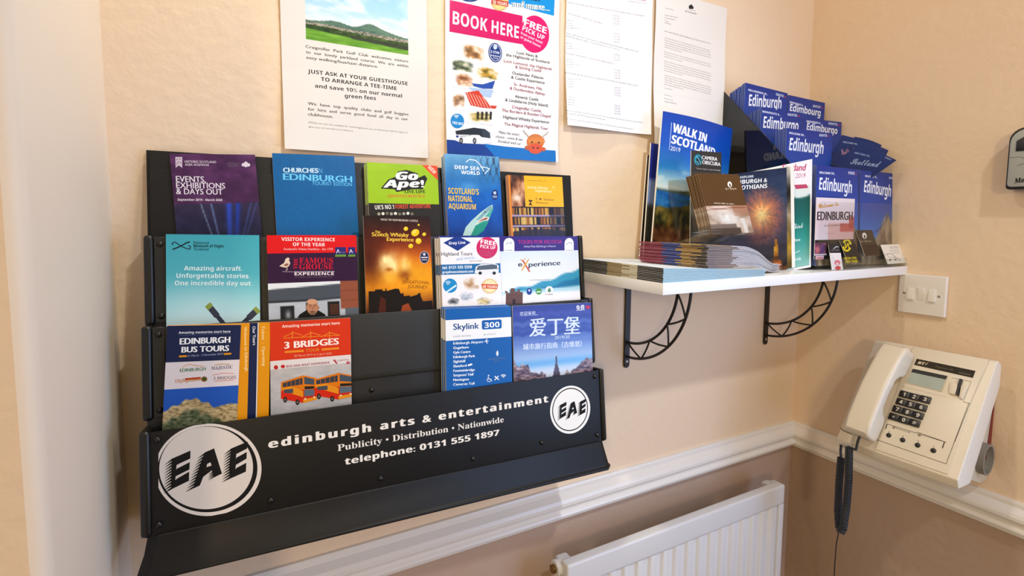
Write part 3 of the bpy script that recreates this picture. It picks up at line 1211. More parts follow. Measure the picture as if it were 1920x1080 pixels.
s.text('JOURNEY', 846, 832, 962, 838, 19, '#9a5a1a', '')
booklet(s, 'leaflet', 'black and orange whisky leaflet with flames, standing taller than its middle tier neighbours', 'leaflet', 0.0022, group=G_MID)

BEIGE = '#c9b3a3'
s = rack_sheet(2, (825, 443), (936, 443), (831, 571), CC_, off=0.0185)
s.full('#f1eff2')
s.lpoly([(0, 0), (s.w, 0), (s.w, -0.0018), (0, -0.0018)], '#27479e')
s.poly([(102, 606), (188, 562), (270, 604), (190, 656)], '#234c9c')
s.text('Gray Line', 136, 617, 238, 612, 17, '#f1f4fa', 'b')
s.ell(370, 637, 65, 66, '#d42a74', 36)
s.text('FREE', 330, 610, 424, 624, 26, '#fdf0f5', 'b', wt=0.04)
s.text('PICK UP', 328, 636, 420, 648, 20, '#fdf0f5', 'b')
for i in range(3):
    s.greek(322, 655+i*14, 412, 666+i*14, 9, '#f6c9dc', i)
s.text('Highland Tours', 90, 686, 280, 683, 22, '#45434a', '', wt=0.02)
s.text('and more...', 182, 716, 306, 702, 20, '#7fb5d8', '', slant=0.2)
s.text('2019-2020', 264, 724, 340, 722, 11, '#8a8a92', '')
a, b = s.loc(100, 740)[1], s.loc(100, 803)[1]
s.lpoly([(0, a), (s.w, a), (s.w, b), (0, b)], '#2b7fb4')
s.text('tel: 0131 555 5558', 96, 768, 278, 762, 18, '#f4f8fb', 'b')
s.text('graylinescotland.com', 96, 794, 286, 788, 15, '#f4f8fb', 'b')
s.poly([(294, 792), (302, 752), (330, 738), (420, 732), (442, 745), (442, 792), (420, 796), (340, 800)], '#e9ecf0')
s.poly([(305, 770), (315, 748), (400, 738), (432, 742), (432, 765)], '#6b7a88')
s.line([(304, 772), (440, 764)], 3, '#3a4550')
for x in (328, 414):
    s.ell(x, 792, 11, 10, '#30343a', 14)
s.ell(144, 869, 43, 44, '#2a9ccf', 30)
s.poly([(118, 905), (180, 862), (184, 872), (124, 912)], '#d7eef7')
for r in (8, 17, 26):
    s.line([(130+r*math.cos(t)*0.9, 868+r*math.sin(t)) for t in (-2.3, -1.9, -1.5, -1.1, -.8)], 4, '#e6f5fb')
for (x0, y0, x1, y1, st) in ((205, 812, 342, 905, (('#f0eee6', '#a8743f'), 4)), (180, 905, 300, 965, (('#e3e6ee', '#7f8da0'), 6)), (290, 935, 418, 990, (('#e8d7a0', '#5d5e52'), 5)), (120, 940, 210, 990, (('#8a9098', '#3c4148'), 8))):
    cl, sd = st
    s.pic(x0, y0, x1, y1, (lambda cl, sd: (lambda U, V: mixc(np.zeros(U.shape+(3,))+rgb('#f1eff2'), '#ffffff', U*0) * (1-np.clip(1.35-((U-.5)/.46)**2*1.0-((V-.5)/.46)**2*1.0-fbm(U, V, 5, sd)*.9, 0, 1)[..., None]*0.999)+ramp(fbm(U, V, 4, sd+1), [(.2, cl[1]), (.75, cl[0])])*np.clip(1.35-((U-.5)/.46)**2-((V-.5)/.46)**2-fbm(U, V, 5, sd)*.9, 0, 1)[..., None]))(cl, sd), 34)
for i in range(20):
    t = i*math.pi/10
    s.poly([(386+50*math.cos(t-.1), 872+46*math.sin(t-.1)), (386+50*math.cos(t+.1), 872+46*math.sin(t+.1)), (386, 872)], '#e9c86a')
s.ell(386, 872, 40, 38, '#f4e8c2', 24)
s.poly([(334, 858), (438, 862), (432, 890), (340, 886)], '#d9643c')
s.text('20 YEARS', 342, 882, 430, 884, 16, '#fbeede', 'b')
o = booklet(s, 'leaflet', 'white coach tours leaflet with a pink roundel, front copy of its stack', 'leaflet', 0.0017, edge=mat('tour_leaflet_edge', BEIGE, 0.7), group=G_MID)
behind(o, s, 7, 0.0022, -0.0007, 'one of the coach tour leaflets stacked behind the pink roundel copy', 'coach tour leaflets behind their front copy')

s = rack_sheet(2, (936, 443), (1083, 443), (938, 568), CC_, off=0.014)


def loch(U, V):
    img = ramp(V, [(0, '#cfe0f2'), (0.4, '#e9eff6'), (1, '#f4f5f8')])
    hill = 0.80-0.28*np.clip((U-0.15)/0.85, 0, 1)**1.4+0.015*np.sin(U*22)
    img = put(img, soft(V-hill, .02)*(U > .1), '#4ba8c6')
    img = put(img, soft(V-hill-.07-.06*U, .03)*(U > .25)*.9, '#2c86b0')
    img = put(img, soft(V-0.835+0.05*(U-.3), .02), '#bfe1ec')
    img = put(img, soft(V-0.875, .03), '#f5f5f8')
    return img


s.picf(loch, 60)
a = s.loc(700, 655)[1]
s.lpoly([(0, 0), (s.w, 0), (s.w, a), (0, a)], '#4a2f90')
for x0, x1 in ((472, 538), (846, 902)):
    m_ = (x0+x1)/2
    s.poly([(x0, 664), (x0, 610)]+[(m_-(x1-x0)/2*math.cos(t), 610-34*math.sin(t)) for t in (0.3, .7, 1.1, 1.57, 2.0, 2.4, 2.8)]+[(x1, 610), (x1, 662)], '#eef0f4')
    s.line([(m_-18, 618), (m_-4, 606), (m_+16, 604), (m_+12, 616)], 3, '#8aa0b8')
    s.greek(x0+8, 655, x1-6, 655, 8, '#6a7890', x0)
s.text('TOURS POR ESCOCIA', 562, 612, 830, 610, 22, '#c43a94', '', wt=0.03)
s.text('Incluye Pase Edimburgo e Historia', 598, 634, 792, 632, 12, '#e2d9f0', '')
s.text('e', 562, 752, 584, 752, 30, '#2c2a48', '', wt=0.06)
s.text('perience', 626, 754, 818, 742, 30, '#2c2a48', '', wt=0.05, slant=0.15)
s.line([(588, 712), (632, 784)], 9, '#d3683c')
s.line([(620, 716), (584, 776)], 8, '#e9b52e')
for x0, y0, x1, y1 in ((585, 718, 576, 706), (602, 712, 602, 700), (620, 716, 628, 704), (592, 745, 580, 745)):
    s.line([(x0, y0), (x1, y1)], 5, '#e9a52e')
s.greek(634, 838, 758, 834, 7, '#c98ab0', 2)
s.poly([(484, 1000), (486, 915), (480, 910), (482, 900), (496, 904), (498, 915), (512, 912), (514, 890), (522, 884), (540, 886), (542, 905), (556, 905), (560, 890), (572, 892), (572, 908), (590, 908), (588, 1000)], '#7f5f55')
for i in range(5):
    s.line([(486+i*3, 930+i*14), (584, 926+i*14)], 2, '#6a4d45')
s.poly([(526, 1000), (526, 955), (535, 948), (545, 955), (545, 1000)], '#4a342f')
s.ell(629, 904, 17, 22, '#2f5aa6', 16)
s.ell(629, 898, 6, 7, '#dfe6f2', 8)
s.ell(687, 904, 19, 20, '#5ba85c', 16)
s.rect(674, 904, 700, 910, '#e7f2e7')
s.ell(752, 894, 24, 22, '#f6f6f8', 16)
s.poly([(740, 902), (752, 878), (764, 900), (752, 912)], '#6d9b78')
s.greek(726, 926, 780, 925, 9, '#c46a72', 4)
s.greek(645, 978, 760, 974, 9, '#c98a80', 6)
booklet(s, 'leaflet', 'white Spanish tour booklet with a violet top band, last in the middle tier', 'leaflet', 0.003, group=G_MID)

# ---- lowest tier ---------------------------------------------------
NAVY, YEL = '#1f3360', '#e6a51f'
s = rack_sheet(3, (314, 611), (452, 609), (321, 804), CD, off=0.012)
s.full(NAVY)
a, b, c_ = s.loc(300, 287)[1], s.loc(300, 408)[1], s.loc(300, 590)[1]
s.lpoly([(0, a), (s.w, a), (s.w, b), (0, b)], '#e4dde0')


def crag(U, V):
    img = ramp(V, [(0, '#2a6cc2'), (1, '#1f62b8')])
    hgt = 0.22+0.9*np.abs(U-0.36)**1.25+0.03*np.sin(U*40)+0.05*fbm(U, V*0, 9, 3)
    h2 = 0.42+0.5*np.abs(U-0.9)**1.3
    rock = ramp(fbm(U, V, 16, 4), [(.25, '#5a5645'), (.5, '#8a8266'), (.75, '#b5ab8c')])
    top = ramp(fbm(U*1, V*3, 22, 8), [(.25, '#8a7a58'), (.5, '#c2b08a'), (.8, '#d8c8a4')])
    img = put(img, soft(V-h2, .02), top)
    img = put(img, soft(V-hgt, .02), top)
    grass = ramp(fbm(U, V, 24, 11), [(.25, '#3c4a33'), (.5, '#667055'), (.8, '#97987f')])
    return put(img, soft(V-hgt-.22-.1*fbm(U, V, 6, 2), .08), grass if True else rock)


s.pic(0, 0, 0, 0, crag, 84, lo=(0, b, s.w, c_-0.004))
s.text('Amazing memories start here', 184, 162, 422, 156, 11, '#e9ecf3', 'b')
s.text('EDINBURGH', 190, 211, 420, 202, 28, '#f4f5f8', '', wt=0.06)
s.text('BUS TOURS', 198, 248, 414, 240, 26, '#f4f5f8', '', wt=0.06)
s.line([(186, 170), (424, 160)], 2, '#5a6a92')
s.line([(186, 266), (222, 264)], 8, '#e6a51f')
s.line([(392, 255), (426, 253)], 8, '#e6a51f')
s.text('31 March - 3 November 2019', 226, 268, 388, 258, 9, '#b5bdd2', '')
s.text('EDINBURGH', 190, 338, 308, 330, 15, '#4a8a5a', '', wt=0.04)
s.line([(200, 316), (232, 302), (262, 308), (300, 312)], 3, '#d9a25a')
s.text('MAJESTIC', 334, 328, 432, 321, 15, '#6a5a7a', 's')
s.line([(350, 306), (384, 300), (420, 302)], 3, '#c9a55a')
s.poly([(214, 366), (286, 360), (286, 370), (214, 376)], '#c43a2e')
s.text('CitySightseeing', 168, 387, 300, 376, 15, '#c98a1f', 'b')
s.ell(302, 370, 14, 12, '#8a6a2e', 14)
s.ell(302, 369, 6, 6, '#2e6a3a', 10)
s.line([(340, 352), (390, 342), (440, 344)], 3, '#dfa08a')
s.text('3 BRIDGES', 344, 374, 448, 368, 14, '#a08a94', '', wt=0.03)
s.line([(350, 380), (440, 374)], 3, '#dfa08a')
o = booklet(s, 'brochure', 'navy bus tours brochure with yellow index tabs, first in the lowest tier', 'brochure', 0.0012, group=G_LOW)
for j, (x0, x1, col, txt) in enumerate(((472, 511, YEL, 'Welcome to Edinburgh'), (511, 553, NAVY, 'Our Tours'), (553, 606, YEL, 'Tickets  ·  Operating'))):
    p, nn = tier(3, 0.012-0.0014*(j+1))
    q = Sheet((314, 610), (x1/2.4548+260, 606-j), (321, 804), p, nn, h=s.h*0.99, crop=CD)
    q.full(col)
    if j == 1:
        q.lpoly([(q.w-0.0012, 0), (q.w, 0), (q.w, -q.h), (q.w-0.0012, -q.h)], '#e8e2dc')
    if j == 0:
        q.text(txt, 485, 130, 490, 334, 12, '#f6e3b0', '', wt=0.03)
    elif j == 1:
        q.text(txt, 524, 128, 526, 214, 12, '#eef0f6', '', wt=0.03)
    else:
        q.text(txt, 566, 126, 570, 310, 12, '#f6e3b0', '', wt=0.03)
    bk = q.block_mesh('index_page', M['paper'], 0.0009)
    bo = link('index_page', bk, None, q.frame())
    bo.parent = o
    bo.matrix_parent_inverse = ROOTM[o.name].inverted()
    bo['label'] = ('yellow tab', 'navy tab', 'yellow tab')[j]
    ROOTM[bo.name] = Matrix.Identity(4)
    cv = link('page_print', q.cover_mesh('page_print', M['ink']), bo)
    cv.matrix_parent_inverse = Matrix.Identity(4)

s = rack_sheet(3, (506, 604), (657, 596), (513, 778), CD, off=0.008)
s.full('#e6e0dd')
a, b, c_ = s.loc(800, 272)[1], s.loc(800, 310)[1], s.loc(800, 510)[1]
s.lpoly([(0, 0), (s.w, 0), (s.w, a), (0, a)], '#dd4a26')


def road(U, V):
    img = ramp(V, [(0, '#c9c5c4'), (.4, '#b9b8ba'), (.62, '#a5a6aa'), (.68, '#84878e'), (1, '#767a84')])
    return img+(fbm(U*2, V*6, 5, 9)[..., None]-.5)*.12


s.pic(0, 0, 0, 0, road, 40, lo=(0, b, s.w, -s.h))
s.text('Amazing memories start here', 660, 134, 926, 118, 13, '#fbe7df', 'b')
for x0 in (668, 752, 838):
    s.line([(x0, 176), (x0+42, 156), (x0+84, 168)], 3, '#f09a3a')
    s.line([(x0+40, 150), (x0+40, 182)], 4, '#f09a3a')
s.line([(668, 182), (926, 168)], 3, '#f09a3a')
s.text('3 BRIDGES', 672, 230, 920, 210, 30, '#fdf1ea', '', wt=0.07)
s.line([(672, 246), (760, 240)], 9, '#f0a03a')
s.line([(842, 234), (922, 228)], 9, '#f0a03a')
s.text('TOUR', 770, 246, 832, 241, 14, '#f2a64a', '')
s.text('30 March 2019 to 2 April 2020', 716, 268, 888, 256, 9, '#f5c0a8', '')
s.ell(632, 316, 10, 10, '#c8323c', 14)
s.ell(664, 312, 10, 8, '#c8323c', 14)
s.text('BUS AND BOAT EXPERIENCE', 680, 317, 878, 298, 10, '#b0607a', 'b')
s.poly([(894, 282), (904, 280), (916, 300), (910, 300)], '#c0405a')
s.text('CAPITAL', 914, 290, 970, 284, 8, '#b06a80', '')
s.rect(956, 290, 972, 300, '#c86a80')


def bus(sh, P):
    """an open-top double decker: P maps unit coordinates to crop pixels"""
    q = lambda *pts: [P(*p) for p in pts]
    sh.poly(q((0, 0), (.62, -.34), (1, -.2), (1, .84), (.62, 1), (0, .8)), '#e08a20')
    sh.poly(q((0, .42), (.62, .36), (.62, 1), (0, .8)), '#d8381e')
    sh.poly(q((0, .30), (.30, .20), (.62, .42), (.62, .72), (.3, .55)), '#e8a028')
    sh.poly(q((.62, .36), (1, .32), (1, .84), (.62, 1)), '#cf3a22')
    sh.poly(q((.05, .04), (.60, -.22), (.60, .10), (.05, .24)), '#4a4f5a')
    sh.poly(q((.08, .36), (.34, .30), (.34, .52), (.08, .52)), '#5a606b')
    sh.poly(q((.65, -.26), (.97, -.14), (.97, .12), (.65, .08)), '#596472')
    sh.poly(q((.66, .20), (.97, .18), (.97, .30), (.66, .34)), '#2a2c30')
    sh.poly(q((.65, .36), (.97, .34), (.97, .62), (.65, .68)), '#6f7d8a')
    for i in range(4):
        x = .16+i*.12
        sh.line(q((x, -.0-.05*i), (x, .2-.03*i)), 2.5, '#c8771e')
    sh.poly(q((.62, .82), (1, .70), (1, .84), (.62, 1)), '#e8a028')
    for x, y in ((.68, .80), (.93, .72)):
        c = P(x, y)
        sh.ell(c[0], c[1], 5, 4, '#f2e6c8', 10)
    for x, y in ((.12, .84), (.46, .96)):
        c = P(x, y)
        sh.ell(c[0], c[1], 9, 13, '#26231f', 16)
        sh.ell(c[0], c[1], 4, 6, '#8a8178', 12)


bus(s, lambda u, v: (655+165*u, 385+95*v))
bus(s, lambda u, v: (808+180*u, 372+92*v))
booklet(s, 'leaflet', 'orange red leaflet with two open-top buses, second in the lowest tier', 'leaflet', 0.0022, group=G_LOW)

SKYB = '#1b75bb'
s = rack_sheet(3, (835, 580), (958, 575), (839, 728), CE, off=0.0185)
s.full(SKYB)
a, b = s.loc(780, 112)[1], s.loc(780, 225)[1]
s.lpoly([(0, a), (s.w, a), (s.w, b), (0, b)], '#f2f4f7')
s.text('Skylink', 630, 176, 774, 168, 34, '#1d5f9c', '', wt=0.04)
x0, x1 = s.loc(790, 150)[0], s.loc(902, 150)[0]
y0, y1 = s.loc(846, 119)[1], s.loc(846, 171)[1]
k_ = 0.0018
s.lpoly([(x0+k_, y0), (x1-k_, y0), (x1, y0-k_), (x1, y1+k_), (x1-k_, y1), (x0+k_, y1), (x0, y1+k_), (x0, y0-k_)], SKYB)
s.text('300', 805, 165, 890, 159, 30, '#f7fafc', 'b')
s.greek(630, 216, 735, 211, 10, '#c8d2dc', 3)
s.greek(800, 206, 868, 202, 10, '#c8d2dc', 5)
for i, (t_, x1) in enumerate((('Edinburgh Airport', 797), ('Gogarburn', 716), ('Gyle Centre', 726), ('Edinburgh Park', 752), ('Sighthill', 696), ('Slateford', 704), ('Fountainbridge', 750), ("Surgeons' Hall", 742), ('Newington', 717), ('Cameron Toll', 748))):
    yy = 258+i*25.7
    s.text(t_, 630, yy, x1, yy-(x1-630)*0.055, 14, '#eef5fb', '', wt=0.05)
s.line([(804, 240), (828, 238)], 4, '#eef5fb')
s.line([(820, 226), (812, 239), (822, 252)], 4, '#eef5fb')
s.line([(712, 376), (736, 368)], 10, '#eef5fb')
for i, r in enumerate((8, 14, 20)):
    s.line([(868+r*math.cos(t)*.7, 308+r*math.sin(t)) for t in (-.9, -.45, 0, .45, .9)], 4, '#eef5fb')
s.greek(828, 344, 926, 337, 9, '#d2e4f2', 5)
s.greek(860, 356, 900, 352, 7, '#d2e4f2', 6)
s.ell(828, 432, 4, 4, '#eef5fb', 10)
s.line([(826, 438), (828, 452), (840, 452), (846, 464)], 4, '#eef5fb')
s.line([(822, 448), (820, 462), (832, 468), (840, 462)], 3, '#eef5fb')
s.line([(862, 436), (886, 456)], 6, '#eef5fb')
s.line([(884, 434), (862, 458)], 5, '#eef5fb')
for r in (5, 12, 19):
    s.line([(911+r*math.cos(t), 446+r*math.sin(t)) for t in (-2.4, -2.0, -1.57, -1.1, -.75)], 4, '#eef5fb')
o = booklet(s, 'timetable', 'blue airport bus timetable with its number on white, front copy of its stack', 'timetable', 0.0012, group=G_LOW)
behind(o, s, 6, 0.0023, -0.0004, 'one of the blue airport bus timetables stacked behind the front copy', 'blue timetables behind their front copy', dy=0.0006)

s = rack_sheet(3, (961, 574), (1112, 567), (961, 715), CE, off=0.010)
s.w -= 0.0045


def old_town(U, V):
    img = ramp(V, [(0, '#4a58a8'), (.3, '#5068b4'), (.55, '#86a4d8'), (.8, '#c9dcf2'), (1, '#dfe4ee')])
    z = np.abs(((U*7+0.2) % 1)-.5)*0.06
    for i, c in enumerate(('#5b68b8', '#6d84c8', '#4d62b2', '#7c96d2')):
        y = 0.08+i*0.13
        img = put(img, soft(V-y-z, .012)*soft(y+0.06+z-V, .012)*.75, c)
    img = put(img, np.exp(-((V-.80)/.06)**2)*.7, '#6ab2e8')
    l = 0.70+0.55*U+0.10*vnoise(U*30, U*0, 3)
    r = 0.72+0.55*(1-U)+0.10*vnoise(U*26, U*0, 8)
    b_ = ramp(fbm(U, V*2, 20, 5), [(.2, '#5a4a58'), (.5, '#8f7a86'), (.8, '#d2c2c4')])
    img = put(img, soft(V-l, .01)*(U < .38), b_)
    img = put(img, soft(V-r, .01)*(U > .6), b_)
    sp = np.abs(U-.52) < 0.012+np.clip((V-.82)*.22, 0, .04)
    img = put(img, sp*(V > .72), '#6a6276')
    return img


s.picf(old_town, 96)
s.text('爱丁堡', 1060, 206, 1342, 190, 78, '#dfeaf8', '', wt=0.035)
s.text('欢迎来到...', 1004, 96, 1106, 92, 19, '#dfeaf8', '')
s.text('免费', 1322, 66, 1368, 63, 24, '#f2f4fa', '', wt=0.03)
s.ell(1387, 48, 14, 11, '#c03a6a', 16)
s.text('2019/20', 1200, 228, 1284, 222, 17, '#dfeaf8', '')
s.text('城市旅行指南（吉维恩）', 1022, 286, 1352, 266, 26, '#dfeaf8', '', wt=0.03)
booklet(s, 'guidebook', 'blue city guide with large Chinese characters, last in the lowest tier', 'guide', 0.003, group=G_LOW)

# ================================================================== NOTICES ON THE WALL
CH, CI, CJ = (500, 0, 3.484), (810, 0, 3.484), (1030, 0, 3.483)
YW = -0.0035
NY = (0, -1, 0)


def notice(x0, x1, x0b, z1, z0, crop):
    """A4 sheet hanging on the wall between real positions"""
    return Sheet(px((x0, YW, z1)), px((x1, YW, z1)), px((x0b, YW, z0)), (0, YW, 0), NY, crop=crop)


def curl(low, lift, side=0.0):
    def g(u, v):
        return max(0, v-low)**2/(1-low)**2*lift*(0.6+0.4*math.sin(u*5+1)) + side*max(0, u-0.75)**2*16*(0.4+0.6*v) + 0.0012*(1+math.sin(v*9+u*3))
    return g


s = notice(-1.199, -0.989, -1.199, 1.834, 1.5365, CH)
s.full((0.91, 0.895, 0.88))


def golf(U, V):
    V = np.interp(V, [0, .58, .73, .80, .885, 1], [0, .22, .43, .60, .79, 1])
    img = ramp(V, [(0, '#9fd0ee'), (.35, '#c8e4f2'), (.56, '#e6eff2'), (1, '#dfe8ea')])
    img = put(img, np.clip((fbm(U*2, V*5, 3, 4)-.45)*3, 0, 1)*(V < .6)*.8, '#f5f8fa')
    h = 0.60-0.10*np.exp(-((U-.28)/.14)**2)-0.17*np.exp(-((U-.60)/.11)**2)-0.08*np.exp(-((U-.75)/.15)**2)+.05*U
    img = put(img, soft(V-h, .008), ramp(fbm(U, V, 14, 7), [(.2, '#5d7d74'), (.8, '#7f9a86')]))
    town = 0.635+0.045*U
    img = put(img, soft(V-town, .01), ramp(fbm(U*1.5, V*2, 34, 2), [(.25, '#5a6a50'), (.45, '#8f8f80'), (.6, '#cdc6bc'), (.8, '#8a7060')]))
    tr = 0.70+.03*U
    img = put(img, soft(V-tr-.04*(fbm(U, V*0, 14, 6)-.5), .01)*soft(.33-np.abs(U-.2), .2), ramp(fbm(U, V, 26, 5), [(.2, '#2c4526'), (.8, '#5d7a45')]))
    img = put(img, soft(V-.735-.05*U+.05*fbm(U, V*0, 9, 8), .01)*soft(U-.25, .1), ramp(fbm(U, V, 22, 9), [(.2, '#33482a'), (.8, '#6f8548')]))
    img = put(img, soft(V-.79-.11*U, .012)*1.0, ramp(fbm(U, V*3, 9, 3), [(.2, '#6da03a'), (.8, '#92c052')]))
    img = put(img, soft(V-.77-.06*U, .01)*soft(.815+.10*U-V, .01)*(U > .42)*.8, '#4a4f46')
    return img


a = s.loc(250, 0)[0], s.loc(920, 0)[0]
yb = s.loc(255, 255)[1]
s.pic(0, 0, 0, 0, golf, 130, lo=(a[0], yb+0.135, a[1], yb))
k_ = '#2c2826'
s.text('Craigmillar  Park  Golf  Club  welcomes  visitors', 255, 312, 922, 412, 19, k_, '', wt=0.03)
s.text('to  our  lovely  parkland  course.  We  are  within', 257, 348, 922, 444, 19, k_, '', wt=0.03)
s.text('easy walking/bus/taxi distance.', 259, 384, 726, 446, 19, k_, '', wt=0.03)
s.text('JUST ASK AT YOUR GUESTHOUSE', 268, 478, 918, 560, 25, '#1f1c1b', 'b')
s.text('TO ARRANGE A TEE-TIME', 354, 530, 846, 592, 25, '#1f1c1b', 'b')
s.text('and save 10% on our normal', 314, 574, 882, 640, 25, '#1f1c1b', 'b')
s.text('green fees', 508, 640, 712, 656, 25, '#1f1c1b', 'b')
s.text('We  have  top  quality  clubs  and  golf  buggies', 268, 688, 924, 756, 19, k_, '', wt=0.03)
s.text('for  hire  and  serve  good  food  all  day  in  our', 268, 724, 922, 788, 19, k_, '', wt=0.03)
s.text('clubhouse.', 268, 758, 430, 774, 19, k_, '', wt=0.03)
s.text('(While we are not suitable for total beginners our professional will be happy to', 270, 808, 920, 872, 11, '#6a6462', '')
s.text('give you an introductory lesson.)', 272, 836, 560, 862, 11, '#6a6462', '')
booklet(s, 'notice', 'white golf club notice with a landscape photo, leftmost sheet on the wall', 'notice', 0.0004, ink_='inkmatt', group='sheets of paper on the wall', bend=curl(0.6, 0.006), cover='print')

# tour poster
s = notice(-0.9585, -0.7435, -0.9605, 1.842, 1.5445, CI)
s.full('#f3f1f1')
s.poly([(490, -90), (800, -40), (795, 105), (498, 28)], '#18a0dc')
s.text('tours', 640, 2, 700, 12, 40, '#1c2c4c', '', wt=0.05)
s.text('and more...', 520, 48, 762, 72, 46, '#e8f4fb', '', wt=0.16, slant=0.12)
s.text('and more...', 520, 48, 762, 72, 46, '#1b2a48', '', wt=0.03, slant=0.12)
s.ell(245, -30, 75, 46, '#23468e', 30)
s.ell(245, -30, 60, 34, '#e9eef6', 30)
for i in range(24):
    t = i*math.pi/12
    s.poly([(440+58*math.cos(t-.09), 16+60*math.sin(t-.09)), (440+58*math.cos(t+.09), 16+60*math.sin(t+.09)), (440, 16)], '#d8b050')
s.ell(440, 16, 48, 50, '#e9d79a', 26)
s.poly([(385, -6), (496, 14), (494, 48), (384, 28)], '#c8463a')
s.text('20 YEARS', 392, 26, 488, 42, 22, '#f8e9d8', 'b')
s.poly([(112, 3), (590, 105), (590, 290), (112, 208)], '#d81b78')
s.ell(669, 224, 95, 122, '#e0207e', 44, -0.08)
s.text('BOOK HERE', 132, 158, 566, 252, 84, '#fbf3f7', 'b')
s.text('FREE', 600, 164, 744, 222, 44, '#fdeff6', 'b', wt=0.05)
s.text('PICK UP', 588, 196, 730, 264, 32, '#fdeff6', 'b')
s.text('from your hotel', 578, 222, 718, 288, 17, '#fadcea', 'b')
s.text('or guest house', 576, 248, 706, 312, 17, '#fadcea', 'b')


def blot(c0, c1, seed, base='#f3f1f1'):
    def g(U, V):
        m_ = np.clip(1.9-((U-.5)/.38)**4-((V-.5)/.38)**4-fbm(U, V, 5, seed)*1.5, 0, 1)[..., None]
        t = fbm(U, V, 5, seed+3)
        return rgb(base)*(1-m_)+ramp(t, [(.25, c1), (.5, c0), (.8, '#f0e6d8')])*m_
    return g


s.pic(180, 262, 360, 420, blot('#c99a62', '#8a6a4a', 2), 40)
s.pic(105, 365, 300, 500, blot('#8a9472', '#3e463c', 5), 40)
s.pic(270, 415, 450, 545, blot('#c9a23e', '#6f6a3a', 8), 40)
s.pic(125, 455, 290, 590, blot('#c8946a', '#8f5f40', 11), 40)
s.poly([(258, 545), (330, 552), (410, 528), (392, 582), (330, 580), (270, 565)], '#3563b4')
s.poly([(230, 570), (400, 590), (380, 640), (300, 625)], '#b9cde8')
s.pic(120, 590, 225, 725, blot('#c49a74', '#7d6a58', 14), 30)
s.poly([(215, 606), (300, 592), (372, 690), (420, 694), (410, 712), (330, 706), (250, 690)], '#d8553a')
for i in range(7):
    s.line([(225+i*20, 604+i*6), (262+i*20, 690+i*3)], 3, '#f2d8cc')
s.pic(210, 715, 400, 820, blot('#c2ac5a', '#55602f', 17), 36)
for i in range(4):
    s.poly([(288+i*28, 730), (304+i*28, 733), (300+i*28, 785), (286+i*28, 782)], '#4a4436')
s.ell(412, 344, 44, 64, '#23478e', 28, -0.12)
s.ell(412, 344, 38, 57, '#e6ebf4', 28, -0.12)
s.ell(412, 344, 35, 54, '#23478e', 28, -0.12)
s.ell(412, 308, 13, 16, '#cfdaec', 14)
s.text('5 STAR', 384, 346, 440, 355, 17, '#e6ebf4', 'b')
for i in range(5):
    s.ell(388+i*12, 362+i*2, 4, 5, '#e6ebf4', 8)
s.text('TOUR', 396, 384, 430, 390, 12, '#e6ebf4', '')
kx, kr = '#4a4648', '#a85a6a'
for i, (t_, x0, y0, x1, y1, c) in enumerate((
        ('Loch Ness &', 552, 352, 688, 378, kx), ('the Highlands of Scotland', 482, 366, 762, 418, kx),
        ('Loch Lomond, the Highlands', 468, 406, 776, 462, kr), ('& Stirling Castle', 542, 446, 710, 474, kr),
        ('Outlander Palaces', 522, 486, 722, 520, kx), ('& Castle Experience', 514, 514, 730, 552, kx),
        ('St. Andrews, Fife', 530, 560, 712, 592, kr), ('& Dunfermline Abbey', 504, 586, 732, 626, kr),
        ('Alnwick Castle', 538, 640, 690, 662, kx), ('& Lindisfarne (Holy Island)', 474, 662, 752, 700, kx),
        ('Craigmillar Castle,', 518, 708, 712, 736, kr), ('The Borders & Rosslyn Chapel', 452, 730, 770, 770, kr),
        ('Highland Whisky Experience', 460, 774, 760, 808, kx), ('The Magical Highlands Tour', 468, 820, 754, 850, kr))):
    s.text(t_, x0, y0, x1, y1, 19, c, '', wt=0.02)
s.text('Make the smart', 430, 872, 566, 888, 17, '#6a686a', '', slant=0.25)
s.text('choice - come & see', 410, 900, 588, 920, 17, '#6a686a', '', slant=0.25)
s.text('Scotland with us!', 424, 930, 576, 948, 17, '#6a686a', '', slant=0.25)
yb = s.loc(80, 915)[1]
yb2 = s.loc(770, 1052)[1]
s.poly([(60, 912), (180, 922), (340, 942), (470, 958), (800, 985), (800, 1075), (60, 1075)], '#1c84c8')
s.poly([(60, 912), (180, 922), (330, 942), (420, 1040), (400, 1075), (60, 1075)], '#1f4f9c')
s.ell(160, 792, 44, 48, '#2496d0', 30)
for r in (8, 16, 24):
    s.line([(156+r*math.cos(t), 778+r*math.sin(t)) for t in (-2.4, -1.9, -1.4, -.9)], 4, '#e8f4fa')
s.text('FREE WIFI', 128, 812, 196, 822, 18, '#eef7fb', 'b')
s.poly([(142, 860), (160, 846), (270, 830), (350, 838), (385, 862), (384, 935), (330, 944), (190, 938), (138, 918)], '#e8e9ec')
s.poly([(146, 858), (268, 836), (340, 846), (372, 870), (372, 905), (318, 898), (300, 884), (150, 882)], '#363c42')
s.poly([(320, 848), (372, 868), (376, 905), (326, 895)], '#4a545c')
s.text('Highland Tours', 176, 900, 250, 890, 12, '#4a5a8a', '')
s.ell(158, 894, 9, 8, '#2a4a94', 12)
for x in (270, 182):
    s.ell(x, 922, 12, 20, '#3a3a3c', 16)
    s.ell(x, 922, 6, 11, '#a9a9aa', 12)
